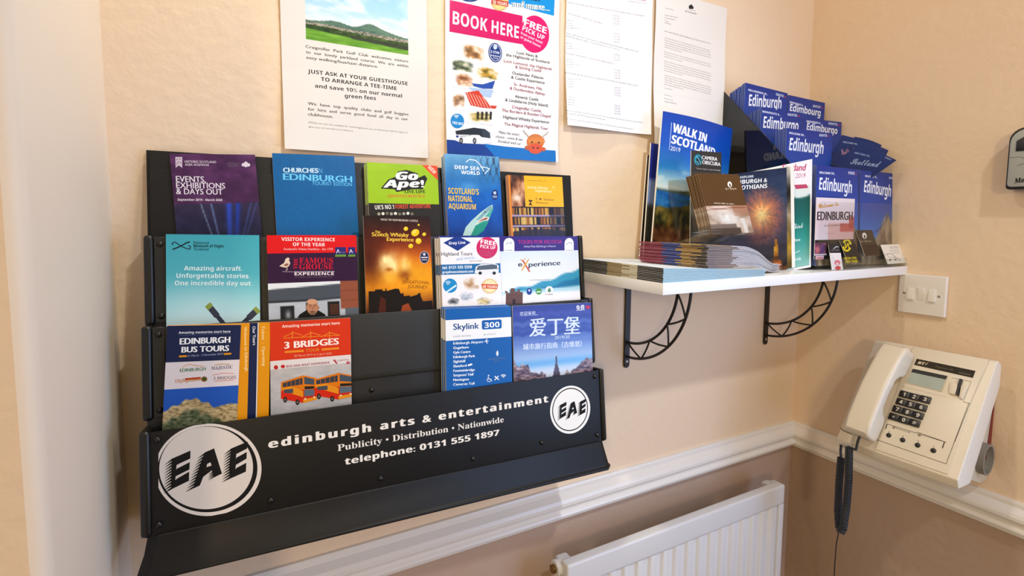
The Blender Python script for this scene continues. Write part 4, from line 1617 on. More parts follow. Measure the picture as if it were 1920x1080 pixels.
# a plain shaggy cow's head in the corner of the poster
s.line([(640, 905), (602, 866), (592, 850)], 7, '#c9bba8')
s.line([(708, 900), (740, 880), (756, 862)], 7, '#c9bba8')
s.ell(672, 928, 56, 52, '#d98a3c', 30)
for i in range(9):
    s.poly([(622+i*12, 930), (630+i*12, 876+abs(i-4)*5), (640+i*12, 932)], '#e39a4a')
s.ell(672, 972, 46, 34, '#e06a3a', 26)
s.ell(658, 966, 6, 7, '#6a2a1a', 10)
s.ell(688, 968, 6, 7, '#6a2a1a', 10)
s.ell(650, 930, 6, 6, '#3a2a20', 10)
s.ell(694, 932, 6, 6, '#3a2a20', 10)
s.ell(618, 966, 16, 14, '#d2763a', 12)
s.ell(724, 976, 14, 14, '#d2763a', 12)
booklet(s, 'poster', 'glossy tour poster with a pink banner reading BOOK HERE, second on the wall', 'poster', 0.0004, ink_='ink', group='sheets of paper on the wall', bend=curl(0.7, 0.005, 0.002), cover='print')

# price list
s = notice(-0.7285, -0.5255, -0.7389, 1.905, 1.611, CJ)
s.full((0.945, 0.94, 0.95))
s.text('TOURS', 560, 0, 628, 10, 22, '#b05a58', 's')
s.greek(510, 12, 628, 26, 8, '#c08a86', 1)
gl, rl = '#8f8b90', '#b98a86'
rows = [(115, 22, 622, 110, rl, 11, .8), (118, 92, 350, 160, rl, 12, .9), (108, 222, 580, 345, '#7d7a80', 12, .9), (108, 238, 455, 330, '#8a878c', 11, .8), (105, 350, 424, 424, rl, 12, .9), (98, 480, 578, 568, '#8a7878', 12, 1), (88, 730, 606, 806, '#8f8c91', 9, .9), (88, 748, 352, 788, '#8f8c91', 9, .9), (86, 784, 548, 848, '#8f8c91', 8, .9)]
for i, (x0, y0, x1, y1, c, h, d_) in enumerate(rows):
    s.greek(x0, y0, x1, y1, h, c, i)
for b_, n_ in ((135, 4), (255, 0), (285, 3), (390, 4), (520, 4), (640, 4)):
    for j in range(n_):
        s.greek(108, b_+j*17, 108+random.choice((44, 48, 90)), b_+j*17+5, 9, '#a9a6aa', b_+j)
for b_, n_ in ((108, 4), (225, 4), (362, 3), (465, 4), (578, 4), (696, 4)):
    for j in range(n_):
        s.text('£%d.00' % (14+(b_*7+j*13) % 60), 418, b_+j*17, 458, b_+j*17+5, 11, '#9a979c', '')
s.lpoly([(0, -0.098), (s.w, -0.110), (s.w, -0.1105), (0, -0.0985)], '#e6e5e9')
s.lpoly([(0, -0.196), (s.w, -0.208), (s.w, -0.2085), (0, -0.1965)], '#e6e5e9')
booklet(s, 'price_list', 'white sheet of prices in faint print, third from left on the wall', 'notice', 0.0004, ink_='inkmatt', group='sheets of paper on the wall', bend=curl(0.5, 0.010, 0.003), cover='print')

# letter
s = notice(-0.5165, -0.3125, -0.5145, 1.897, 1.594, CJ)
s.full((0.93, 0.91, 0.89))
s.poly([(905, 40), (925, 30), (930, 42), (938, 48), (934, 62), (906, 60)], '#3a3838')
s.greek(894, 66, 950, 76, 6, '#8a8684', 1)
s.text('DU PLESSIS', 880, 80, 956, 98, 10, '#4a4644', 's')
s.greek(750, 58, 806, 72, 9, '#b5b0ac', 2)
for j in range(4):
    s.greek(748, 104+j*16, 748+(90, 70, 30, 46)[j], 122+j*15, 9, '#b0aba6', j)
s.greek(750, 208, 1056, 290, 10, '#8a8582', 7)
y = 250
for para in (5, 3, 5, 5):
    for j in range(para):
        s.greek(750, y, 1052 if j < para-1 else 870, y+(84 if j < para-1 else 34), 8, '#aaa5a0', y)
        y += 15
    y += 16
for x1, yy in ((802, 578), (796, 622), (802, 648)):
    s.greek(744, yy, x1, yy+14, 8, '#aaa5a0', yy)
s.greek(742, 668, 824, 684, 10, '#5a5552', 70)
s.lpoly([(0, -0.198), (s.w, -0.203), (s.w, -0.2035), (0, -0.1985)], '#e0dad2')
booklet(s, 'letter', 'white typed letter with a small dark crest, rightmost sheet on the wall', 'letter', 0.0004, ink_='inkmatt', group='sheets of paper on the wall', bend=curl(0.5, 0.008), cover='print')

# ================================================================== SHELF AND BRACKETS
SX, SY, SB, ST = -0.7045, -0.238, 1.3285, 1.3465
sh_o = MB().box((SX, SY, SB), (-0.0006, -0.0006, ST)).obj('wall_shelf', M['shelf'], None, bevel=0.0012)
tag(sh_o, 'white wall shelf loaded with brochures in the corner of the room', 'shelf')


def bracket(xc, label):
    root = thing('shelf_bracket', label, 'shelf bracket', (xc, 0, 1.14), 'black iron shelf brackets')
    w_ = 0.0072
    mb = MB()
    prof_ = [(-0.0005, 1.146), (-0.0005, SB-0.0005), (-0.0045, SB-0.0005), (-0.0045, 1.146)]
    mb.box((xc-w_, -0.0045, 1.146), (xc+w_, -0.0005, SB-0.0045))
    mb.prism([(xc+w_*math.cos(t), -0.0005, 1.146-w_*math.sin(t)) for t in [math.pi*i/10 for i in range(11)]], (0, -0.004, 0))
    mb.obj('wall_strap', M['iron'], root, bevel=0.0008, seg=1)
    MB().box((xc-w_, -0.205, SB-0.0045), (xc+w_, -0.0005, SB-0.0005)).obj('shelf_strap', M['iron'], root, bevel=0.0008, seg=1)
    for z in (1.152, 1.31):
        q = MB().dome((xc, -0.0044, z), (0, -1, 0), 0.0036, 0.0015).obj('screw', M['steel'], root, smooth=True)
        q['label'] = 'steel screw head'

    def P(r, deg):
        a = math.radians(deg)
        return (xc, -r*math.sin(a)-0.003, SB-0.003-r*math.cos(a))
    for nm, r in (('outer_arc', 0.163), ('inner_arc', 0.133)):
        MB().tube([P(r, d) for d in np.linspace(0, 89, 30)], 0.0027).obj(nm, M['iron'], root, smooth=True)
    zz = [(0.133, 1), (0.163, 15), (0.133, 29), (0.163, 44), (0.133, 55), (0.163, 69), (0.133, 83)]
    for (r0, d0), (r1, d1) in zip(zz, zz[1:]):
        pts = []
        for t in np.linspace(0, 1, 7):
            pts.append(P(r0+(r1-r0)*t + 0.0, d0+(d1-d0)*(t**1.0)))
        MB().tube(pts, 0.0019, 6).obj('cross_bar', M['iron'], root, smooth=True)
    return root


bracket(-0.567, 'black scrolled iron shelf bracket nearer the leaflet rack')
bracket(-0.1285, 'black scrolled iron shelf bracket near the corner above the radiator')

# ================================================================== PILES OF MAGAZINES ON THE SHELF


def pile_magazine(name, c, zlo, zhi, ns, nt, side_col, label, cat, group, top_col):
    """one magazine of a pile. c: corners P1 (spine, far), P2 (spine, near), P3 (fore edge, near), P4 (fore edge, far).
    zlo/zhi(x, y): heights; side_col(side, k): colours of the cover along an edge"""
    P1, P2, P3, P4 = (np.asarray(p, float) for p in c)
    V, Fc, Cl = [], [], []

    def xy(s, t):
        return (P1*(1-t)+P2*t)*(1-s)+(P4*(1-t)+P3*t)*s

    def emit(pts, col):
        b = len(V)
        V.extend(pts)
        Fc.append(tuple(range(b, b+len(pts))))
        Cl.extend([lin(col)]*len(pts))
    S, T = np.linspace(0, 1, ns+1), np.linspace(0, 1, nt+1)
    for i in range(ns):
        for j in range(nt):
            q = [(S[i], T[j]), (S[i], T[j+1]), (S[i+1], T[j+1]), (S[i+1], T[j])]
            emit([(*xy(*p), zhi(*xy(*p))) for p in q], top_col(S[i], T[j]))
            emit([(*xy(*p), zlo(*xy(*p))) for p in q[::-1]], '#d8d2cc')

    def wall(pa, pb, side, k):
        lo0, lo1, h0, h1 = zlo(*xy(*pa)), zlo(*xy(*pb)), zhi(*xy(*pa)), zhi(*xy(*pb))
        for f0, f1, part in ((0, .16, 0), (.16, 1, 1)):
            emit([(*xy(*pa), lo0+(h0-lo0)*f0), (*xy(*pb), lo1+(h1-lo1)*f0), (*xy(*pb), lo1+(h1-lo1)*f1), (*xy(*pa), lo0+(h0-lo0)*f1)],
                 side_col(side, k, part))
    for j in range(nt):
        wall((0, T[j]), (0, T[j+1]), 'spine', (T[j]+T[j+1])/2)
        wall((1, T[j+1]), (1, T[j]), 'fore', (T[j]+T[j+1])/2)
    for i in range(ns):
        wall((S[i], 1), (S[i+1], 1), 'near', (S[i]+S[i+1])/2)
        wall((S[i+1], 0), (S[i], 0), 'far', (S[i]+S[i+1])/2)
    me = bpy.data.meshes.new(name)
    me.from_pydata([tuple(map(float, v)) for v in V], [], Fc)
    at = me.color_attributes.new('Col', 'FLOAT_COLOR', 'POINT')
    at.data.foreach_set('color', np.array([(*c_, 1.0) for c_ in Cl], dtype=np.float32).ravel())
    me.materials.append(M['inkmatt'])
    return tag(link(name, me), label, cat, group)


NLOW = 9
LOWC = [(-0.7035, -0.010), (-0.7035, -0.2365), (-0.468, -0.2365), (-0.468, -0.010)]


def low_h(s):
    return 0.00255+(0.00135-0.00255)*s


def low_side(seed):
    r = random.Random(seed)
    tw = [r.uniform(-.04, .04) for _ in range(4)]

    def g(side, k, part):
        if side == 'spine':
            if part == 0:
                return '#e6e1da'
            return '#0a090b' if k < .42+tw[0] or k > .86+tw[1] else ('#a08850' if k < .62+tw[2] else ('#e2d9b8' if k < .72 else '#2a2622'))
        return '#9cc4d6' if part else '#d9e8ee'
    return g


GP_LOW = 'magazines in the low pile at the shelf end'
for k in range(NLOW):
    j = random.uniform(-.0012, .0012)
    c = [(x+j*0.5 if x < -.6 else x+j*2.5, y) for x, y in LOWC]
    c = [(max(x, -0.7044), y) for x, y in c]
    g0, g1 = 0.0001, 0.0004
    lab = 'one of the black and yellow spined magazines in the low pile at the shelf end'
    if k == NLOW-1:
        lab = 'topmost magazine of the low black and yellow spined pile at the shelf end'
    pile_magazine('magazine', c, (lambda k: lambda x, y: ST+0.0001+k*low_h((x+.7035)/.2355)+g0)(k), (lambda k: lambda x, y: ST+0.0001+(k+1)*low_h((x+.7035)/.2355)-g1)(k), 4, 12, low_side(k), lab, 'magazine', GP_LOW,
                  (lambda s, t: '#e9d3b0' if 0.35 < s < .8 and t > .4 else '#d5dbe2'))

NUP = 18
UPC = [(-0.640, -0.112), (-0.612, -0.2355), (-0.386, -0.205), (-0.464, -0.122)]
_lowtop = NLOW


def up_s(x):
    return (x+0.626)/0.231


def up_base(x):
    s0 = (x+0.7035)/0.2355
    top = ST+0.0006+_lowtop*low_h(min(1, max(0, s0)))
    if s0 <= 1:
        return top
    e = min(1, (s0-1)/0.28)
    e = e*e*(3-2*e)
    return top*(1-e)+(ST+0.0006)*e


def up_h(x):
    e = min(1, max(0, (up_s(x)-0.5)/0.5))
    e = e*e*(3-2*e)
    return 0.00205*(1-e)+0.00088*e


def up_side(seed):
    r = random.Random(seed)
    a_, b_, c_ = .36+r.uniform(-.04, .04), .62+r.uniform(-.05, .05), .85+r.uniform(-.08, .08)

    def g(side, k, part):
        if side == 'spine':
            if part == 0:
                return ('#d9c2cc', '#b9bcd2', '#e3dccb', '#e8e2dc')[0 if k < a_ else (1 if k < b_ else (2 if k < c_ else 3))]
            return ('#8a1238', '#2c3f94', '#a8803c', '#2a1e1c')[0 if k < a_ else (1 if k < b_ else (2 if k < c_ else 3))]
        if side == 'near':
            return '#e9e6e6' if part == 0 else ('#6f5c55' if k < .30+r.random()*.05 else '#b9b6ba')
        return '#dedada'
    return g


GP_UP = 'magazines in the tall pile on the shelf'
for k in range(NUP):
    jx, jy = random.uniform(-.003, .003), random.uniform(-.0025, .0005)
    c = [(x+jx+(0.004 if i > 1 else 0)*math.sin(k*1.7), max(y+jy, -0.2375)) for i, (x, y) in enumerate(UPC)]
    lab = 'one of the crimson and blue edged magazines in the tall pile on the shelf'
    if k == NUP-1:
        lab = 'topmost magazine of the tall crimson and blue edged pile on the shelf'
    pile_magazine('magazine', c, (lambda k: lambda x, y: up_base(x)+k*up_h(x)+.0001)(k), (lambda k: lambda x, y: up_base(x)+(k+1)*up_h(x)-.00042)(k), 16, 14, up_side(k+50), lab, 'magazine', GP_UP,
                  (lambda s, t: '#c9a878' if .1 < s < .45 else ('#2a211d' if s < .62 else '#dcdadb')))
UPTOP = up_base(-0.606)+NUP*up_h(-0.606)

# ================================================================== BROCHURES STANDING ON THE SHELF
CF, CG, C7, C4, C5, C6 = (1180, 140, 2.8433), (1420, 140, 2.8433), (1290, 260, 4.5), (1360, 140, 6.0), (1520, 230, 5.684), (1520, 400, 9.0)


def plane(x, y, z, yaw=0.0, lean=0.0):
    """upright plane through a point: yaw turns it to face left, lean tips its top towards the wall"""
    a, b = math.radians(yaw), math.radians(lean)
    return (x, y, z), (-math.sin(a)*math.cos(b), -math.cos(a)*math.cos(b), math.sin(b))


# walking guide, tall and slightly flexed
s = Sheet((1243, 208), (1372, 242), (1222, 452), *plane(0, -0.052, ST, 0, 1.0), h=0.288, crop=CF)


def walk(U, V):
    img = ramp(V, [(0, '#1556b4'), (.25, '#1a68c4'), (.42, '#3f96d8'), (.52, '#bfe0ee'), (.575, '#e2eef0'), (.6, '#8ea6b4'), (1, '#6a5a44')])
    img = put(img, np.clip((fbm(U*2, V*6, 3, 5)-.5)*3, 0, 1)*np.exp(-((V-.5)/.08)**2), '#eef4f6')
    img = put(img, soft(V-.565-.03*np.sin(U*4+1), .01), ramp(fbm(U, V, 9, 4), [(.2, '#4d5c48'), (.8, '#7d8a66')]))
    img = put(img, soft(V-.60-.04*U, .015)*soft(.76-V-.1*(U-.3), .03), ramp(fbm(U*1.5, V*4, 8, 7), [(.2, '#1f66b0'), (.8, '#4a94cc')]))
    img = put(img, np.exp(-(((U-.55)/.2)**2+((V-.665)/.012)**2)), '#46603c')
    near = .74-.05*np.sin(U*3)+.06*(fbm(U, V*0, 7, 3)-.5)
    img = put(img, soft(V-near, .02), ramp(fbm(U, V, 16, 9), [(.2, '#2a2a1c'), (.45, '#5a5a30'), (.62, '#8a7a3c'), (.85, '#b59a5a')]))
    img = put(img, soft(V-.88, .06), ramp(fbm(U, V, 18, 13), [(.2, '#3a2a20'), (.5, '#7a5238'), (.8, '#a87e58')]))
    for x in (.30, .38):
        img = put(img, np.exp(-(((U-x)/.018)**2+((V-.83)/.06)**2))*1.2, '#26303c')
    return img


s.picf(walk, 90)
s.line([(219, 256), (207, 402)], 2, '#dbe8f4')
s.text('WALK IN', 222, 306, 390, 366, 48, '#f7f8fa', 'b', wt=0.03, sp=0.95)
s.text('SCOTLAND', 216, 366, 440, 440, 46, '#f7f8fa', 'b', wt=0.03, sp=0.95)
s.text('2019', 212, 404, 258, 416, 24, '#eef3f8', '')
booklet(s, 'guidebook', 'tall blue walking guide with a loch photo, tallest booklet standing on the shelf', 'guide', 0.004, group='booklets standing on the shelf',
        bend=lambda u, v: 0.010*math.sin(u*math.pi)*(1-0.6*v)+0.012*max(0, u-.6)**2*(1-v))

for i, (tl, tr, bl, y, cols, lab) in enumerate((
        ((1221, 268), (1262, 276), (1218, 451), -0.030, ('#33409a', '#8fa2cc', '#4a4a44'), 'purple-topped booklet just showing behind the tall blue walking guide'),
        ((1214, 290), (1256, 298), (1208, 451), -0.018, ('#55504e', '#3e3c3a', '#2f2c28'), 'dark grey booklet furthest left behind the tall blue walking guide'))):
    s = Sheet(tl, tr, bl, *plane(0, y, ST, 0, 1.0), w=0.148, h=0.24-0.02*i, crop=(0, 0, 1))
    s.picf(lambda U, V: ramp(V, [(0, cols[0]), (.36, cols[0]), (.38, cols[1]), (.6, cols[1]), (.66, cols[2]), (1, cols[2])]) + (fbm(U, V, 9, 3)[..., None]-.5)*.06*(V > .6)[..., None], 30)
    booklet(s, 'booklet', lab, 'booklet', 0.003, group='booklets standing on the shelf')

# clear dispenser standing on the tall pile, with brown gallery leaflets and a dark grey one
TZ = UPTOP+0.0008
LN = math.radians(18)
root = thing('leaflet_dispenser', 'clear acrylic leaflet dispenser perched on the tall magazine pile', 'leaflet holder', (-0.50, -0.18, TZ))
YD = -0.205
DX0 = float(on_y(1300, 452, YD)[0])
DX1 = float(on_y(1449, 484, YD)[0])-0.045
cl = M['clear']


def dpt(x, s_, o):
    """point of the dispenser: s_ up the sloping back, o out of its face"""
    return np.array([x, YD+s_*math.sin(LN)-o*math.cos(LN), TZ+0.0118+s_*math.cos(LN)+o*math.sin(LN)])


fr = (dpt(0, 0, 0), (1, 0, 0), (0, math.sin(LN), math.cos(LN)), (0, -math.cos(LN), math.sin(LN)))
MB().box((DX0, 0.0, -0.034), (DX1, 0.13, -0.032), fr).obj('back_plate', cl, root)
MB().box((DX0, 0.0, 0.0035), (DX1+0.045, 0.045, 0.0055), fr).obj('front_lip', cl, root)
MB().box((DX0-0.001, 0.0, -0.034), (DX0+0.0005, 0.045, 0.0055), fr).obj('side_plate', cl, root)
MB().box((DX1+0.0435, 0.0, -0.034), (DX1+0.045, 0.045, 0.0055), fr).obj('side_plate', cl, root)
MB().box((DX0, -0.0016, -0.034), (DX1+0.045, 0.0, 0.0055), fr).obj('base_plate', cl, root)

p0, n0 = dpt(0, 0, 0.0), (0, -math.cos(LN), math.sin(LN))
s = Sheet((1308, 325), (1385, 327), (1352, 455), p0, n0, crop=C7)
up_ = np.array((0, math.sin(LN), math.cos(LN)))
s.h = float((s.A-np.array(p0)) @ up_)-0.002
s.full('#6a4c2a')


def gallery(U, V):
    img = ramp(fbm(U, V, 5, 3), [(.2, '#a58a78'), (.5, '#cdb3a2'), (.8, '#e0cdc0')])
    img = put(img, (U > .62)*(V < .4)*1.0, '#b58a72')
    w = np.exp(-(((U-.42-.3*(V-.4))/.28)**2+((V-.42)/.26)**2))*(.3+1.1*fbm(U, V, 16, 8))
    img = put(img, np.clip(w, 0, 1), '#f6f2ee')
    img = put(img, soft(V-.66, .02)*soft(.80-V, .02)*(U < .62), '#8a7a72')
    img = put(img, soft(V-.80, .02)*(U < .7), '#55463f')
    img = put(img, (np.abs(U-.78-.05*V) < .05)*(V > .45)*.8, '#efe6df')
    img = put(img, soft(V-.12+.08*U, .01)*soft(.15-.08*U-V, .01), '#8a5a48')
    return img


a = s.loc(340, 565)[1]
s.pic(0, 0, 0, 0, gallery, 60, lo=(0, a, s.w, -s.h))
s.ell(352, 386, 18, 25, '#f3ece2', 20, -.2)
s.ell(354, 392, 7, 16, '#6a4c2a', 16, -.2)
s.text('arden', 318, 430, 408, 430, 18, '#e6d8c6', '', sp=1.3)
s.greek(334, 444, 390, 444, 7, '#b59a7a', 2)
s.text('come with us and...', 218, 548, 396, 556, 12, '#efe4d4', '')
s.greek(135, 776, 280, 778, 8, '#e9e2dc', 3)
s.greek(135, 800, 280, 802, 8, '#e9e2dc', 4)
o = booklet(s, 'leaflet', 'brown gallery leaflet in front of the clear dispenser on the magazine pile', 'leaflet', 0.0012, edge=mat('gallery_leaflet_edge', '#8a7258', 0.7))
behind(o, s, 8, 0.0026, -0.0006, 'one of the brown gallery leaflets stacked behind the front copy in the dispenser', 'brown gallery leaflets in the dispenser', dy=0.0002)

s = Sheet((1296, 282), (1353, 286), (1297, 455), *plane(0, -0.1215, ST, 0, 0.6), h=0.182, crop=C7)
s.full('#46423e')


def towers(U, V):
    img = ramp(V, [(0, '#8a93a2'), (.35, '#a9b2bd'), (.5, '#76716a'), (1, '#4a443c')])
    return img+(fbm(U, V, 9, 4)[..., None]-.5)*.18


a = s.loc(40, 440)[1]
s.pic(0, 0, 0, 0, towers, 40, lo=(0, a, s.w, -s.h))
s.ell(84, 178, 33, 46, '#2a9cb0', 26)
s.ell(90, 184, 22, 32, '#173c48', 22)
s.line([(66, 150), (84, 160), (104, 200), (110, 216)], 6, '#8ad0da')
s.line([(60, 190), (80, 196), (92, 214)], 5, '#8ad0da')
s.text('CAMERA', 116, 172, 246, 188, 30, '#f3f1ee', '', wt=0.05)
s.text('OBSCURA', 120, 212, 272, 232, 30, '#f3f1ee', '', wt=0.05)
s.text('Three ways to see amazing', 70, 256, 272, 272, 11, '#d8d3cc', '')
booklet(s, 'leaflet', 'dark grey leaflet with a teal swirl emblem behind the brown gallery leaflets', 'leaflet', 0.0012)

# firework magazine, the teal one and the thin one between them
s = Sheet((1324, 332), (1475, 314), (1327, 535), *plane(-0.332, -0.190, ST, 35, 1.0), h=0.193, crop=C7, skew=True)


def firew(U, V):
    img = ramp(V, [(0, '#27395c'), (.25, '#3f5270'), (.5, '#5b5664'), (.62, '#4a4658'), (1, '#3c3430')])
    img = img+(fbm(U*1.5, V*6, 4, 6)[..., None]-.5)*.10
    dx, dy = (U-.69)/.27, (V-.40)/.26
    r = np.sqrt(dx**2+dy**2)
    th = np.arctan2(dy, dx)
    rays = .45+.55*vnoise(th*14+40, r*3, 5)
    img = put(img, np.clip(1.15-r, 0, 1)*rays*1.3, ramp(r, [(0, '#fbe3a0'), (.45, '#f2a068'), (.9, '#d8705e')]))
    img = put(img, np.clip(.5-np.abs(r-.75), 0, 1)*(vnoise(th*30+99, r*16, 3) > .62)*.6*(r < 1.25), '#e8946a')
    img = put(img, soft(V-.90+.05*U, .03)*.8, '#241c1c')
    tw = np.abs(U-.865) < (.015+.065*np.clip((V-.64)*1.6, 0, 1)*(1+.25*np.sign(np.sin(V*46))))
    img = put(img, tw*(V > .64)*(V < .99), ramp(fbm(U, V, 16, 9), [(.2, '#7a4a1e'), (.5, '#b5842e'), (.8, '#e6bc5a')]))
    img = put(img, (np.abs(U-.865) < .035)*(V > .79)*(V < .87)*.7, '#5a3a20')
    gl = np.clip(fbm(U, V, 11, 12)*2-1.0, 0, 1)*soft(V-.84, .05)
    return put(img, gl*1.4, '#ee8a3c')


s.picf(firew, 96)
s.text('WE EXPLORE', 392, 340, 552, 326, 18, '#e6eaf0', 'b')
s.text('EDINBURGH &', 338, 390, 668, 366, 34, '#f5f6f8', 'b', sp=0.95)
s.text('& LOTHIANS', 380, 436, 668, 414, 34, '#f5f6f8', 'b', sp=0.95)
s.text('EDINBURGH', 540, 1040, 620, 1034, 12, '#efe9df', 'b')
booklet(s, 'magazine', 'night-sky magazine with an orange firework on its cover, standing by the clear dispenser', 'magazine', 0.004, group='booklets standing on the shelf')

s = Sheet((1400, 323), (1488, 311), (1404, 520), *plane(-0.328, -0.1843, ST, 35, 1.0), h=0.193, crop=CG, skew=True)
s.picf(lambda U, V: ramp(V, [(0, '#d5d0c2'), (.25, '#2f2c2a'), (.45, '#b9aa90'), (.6, '#8a7a4c'), (.75, '#c2a23e'), (1, '#4a3c22')]) + (fbm(U, V, 14, 3)[..., None]-.5)*.25, 50)
s.lpoly([(s.w-.006, 0), (s.w, 0), (s.w, -s.h), (s.w-.006, -s.h)], '#efece6')
booklet(s, 'magazine', 'thin ochre magazine sandwiched between the firework and teal covers', 'magazine', 0.003, group='booklets standing on the shelf')

s = Sheet((1395, 325), (1523, 298), (1394, 534), *plane(-0.3245, -0.1795, ST, 35, 1.0), h=0.203, crop=CG, skew=True)
s.full('#efedf0')
a = s.loc(240, 595)[1]


def tealc(U, V):
    img = ramp(V, [(0, '#1c5f5c'), (.35, '#217a74'), (.6, '#3fa29a'), (1, '#9cc8c2')])
    return put(img, soft(.10-V+.04*np.sin(U*9), .02), '#dfe6e4')


s.pic(0, 0, 0, 0, tealc, 40, lo=(0.004, a, s.w-0.003, -s.h+0.004))
s.poly([(196, 588), (262, 584), (272, 604), (206, 610)], '#c4587a')
s.text('Scotland', 130, 514, 254, 512, 36, '#c8487c', '', wt=0.03)
s.text('2019', 204, 551, 254, 549, 24, '#c8487c', '')
s.text('Think', 186, 824, 242, 816, 28, '#e3f1ef', 'sc')
s.text('More', 190, 890, 228, 887, 14, '#e3f1ef', 'b')
s.line([(196, 954), (206, 948), (226, 938)], 3, '#e3f1ef')
s.text('Link', 200, 992, 232, 989, 16, '#e3f1ef', 'b')
booklet(s, 'magazine', 'white-topped magazine with a teal lower cover, leaning beside the black holder', 'magazine', 0.004, group='booklets standing on the shelf')

# ------------------------------------------------------------------ black stepped holder in the corner
HX0, HX1 = -0.3135, -0.004
root = thing('brochure_holder', 'black glossy stepped holder full of blue city guides in the corner', 'brochure holder', ((HX0+HX1)/2, -0.1, ST))
mb = MB()
mb.prism([(HX0, -0.004, ST+0.0005), (HX0, -0.170, ST+0.0005), (HX0, -0.170, 1.550), (HX0, -0.163, 1.5585), (HX0, -0.006, 1.7215), (HX0, -0.004, 1.7215)], (0.0025, 0, 0))
mb.obj('side_plate', M['blackgloss'], root, bevel=0.0006, seg=1)
MB().box((HX0+.003, -0.006, ST+.0005), (HX1, -0.004, 1.70)).obj('back_plate', M['blackgloss'], root)
MB().box((HX0+.003, -0.168, ST+.0005), (HX1, -0.006, ST+.0035)).obj('base_plate', M['blackgloss'], root)
ROWS = {'A': (-0.046, 1.734), 'B': (-0.084, 1.684), 'C': (-0.136, 1.632), 'D': (-0.196, 1.551)}
for nm, y0, y1 in (('A', -0.0492, -0.006), ('B', -0.0876, -0.0492), ('C', -0.1396, -0.0876)):
    z = ROWS[nm][1]
    MB().box((HX0+.003, y0, ST+.0035), (HX1, y0+0.0014, z-0.085)).obj('step_plate', M['blackgloss'], root)
    MB().box((HX0+.003, y0+.0014, z-0.185), (HX1, y1, z-0.1835)).obj('step_floor', M['blackgloss'], root)
for x0, x1 in ((-0.2875, -0.1535), (-0.1505, -0.008)):
    MB().box((x0, -0.2165, ST+.0005), (x1, -0.2150, 1.478)).obj('clear_pocket', M['clear'], root)
    MB().box((x0, -0.2150, ST+.0005), (x1, -0.178, ST+.002)).obj('pocket_floor', M['clear'], root)


def guide_cover(s, crop, title, hello, t0, t1, th, h0, h1, hh, f0, f1, lang):
    def g(U, V):
        img = ramp(V*0.9, [(0, '#2d4a9c'), (.35, '#3c62b4'), (.6, '#4a86c8'), (.8, '#7aa6cc'), (1, '#8a8f94')])
        rock = .82-.35*np.exp(-((U-.75)/.28)**2)+.1*(fbm(U, V*0, 7, 3)-.5)
        img = put(img, soft(V-rock, .06), ramp(fbm(U*3, V, 7, 5), [(.2, '#6a5c50'), (.5, '#a08a74'), (.8, '#c9b8a0')]))
        return put(img, np.exp(-((np.sqrt(((U-.2)/1)**2+((V-.3)/.6)**2)-.62)/.012)**2)*(V > .42)*(V < .8)*.6, '#1f2f66')
    k = s.h/0.2
    s.picf(lambda U, V: g(U, V*s.vh/s.h), 40)
    s.text(hello, *h0, *h1, hh, '#e9eef8', 'b', wt=0.02)
    s.text(title, *t0, *t1, th, '#f4f6fb', 'b', sp=0.95, slant=0.08)
    s.text(lang, *f0, f1[0]-(f1[0]-f0[0])*.25, f1[1]-(f1[1]-f0[1])*.25, hh*1.25, '#dfe6f4', 'b')
    s.text('FREE'[:2], f1[0]-(f1[0]-f0[0])*.2, f1[1]-(f1[1]-f0[1])*.2, *f1, hh*0.8, '#c8403c', 'b')


GG = 'blue city guides in the black holder'
GUIDES = [
    ('A', 'upper left', (1398, 155), (1477, 175), (1393, 205), C4, 'Edinburgh', 'WILLKOMMEN IN...', (262, 350), (628, 382), 130, (256, 180), (478, 234), 22, (568, 232), (684, 262), 'GRATIS', 8),
    ('A', 'upper right', (1479, 178), (1547, 193), (1476, 215), C4, 'Edimbourg', 'BIENVENUE A...', (724, 405), (1068, 470), 80, (724, 318), (884, 360), 22, (984, 365), (1100, 385), 'GRATUIT', 4),
    ('B', 'middle left', (1428, 201), (1504, 215), (1424, 245), C4, 'Edimburgo', 'BENVENUTI A...', (424, 596), (818, 640), 130, (418, 424), (622, 464), 22, (700, 460), (842, 478), 'GRATIS', 8),
    ('B', 'middle right', (1505, 221), (1578, 229), (1502, 250), C4, 'Edimburgo', 'BIENVENIDO A...', (914, 620), (1258, 670), 80, (914, 534), (1082, 560), 22, (1160, 560), (1294, 580), 'GRATIS', 4),
    ('C', 'lower left', (1475, 240), (1561, 250), (1466, 300), C4, 'Edinburgh', 'WELKOM IN...', (716, 848), (1098, 892), 140, (716, 664), (898, 694), 22, (1056, 694), (1172, 700), 'GRATIS', 5),
    ('D', 'front left', (1531, 309), (1610, 318), (1525, 420), C5, 'Edinburgh', 'WELCOME TO...', (88, 712), (436, 752), 130, (92, 542), (264, 556), 24, (402, 550), (490, 556), 'FREE', 4),
    ('D', 'front right', (1613, 319), (1682, 326), (1606, 420), C5, 'Edinburgh', 'WELCOME TO...', (566, 738), (852, 790), 125, (580, 578), (712, 592), 20, (836, 602), (916, 606), 'FREE', 3)]
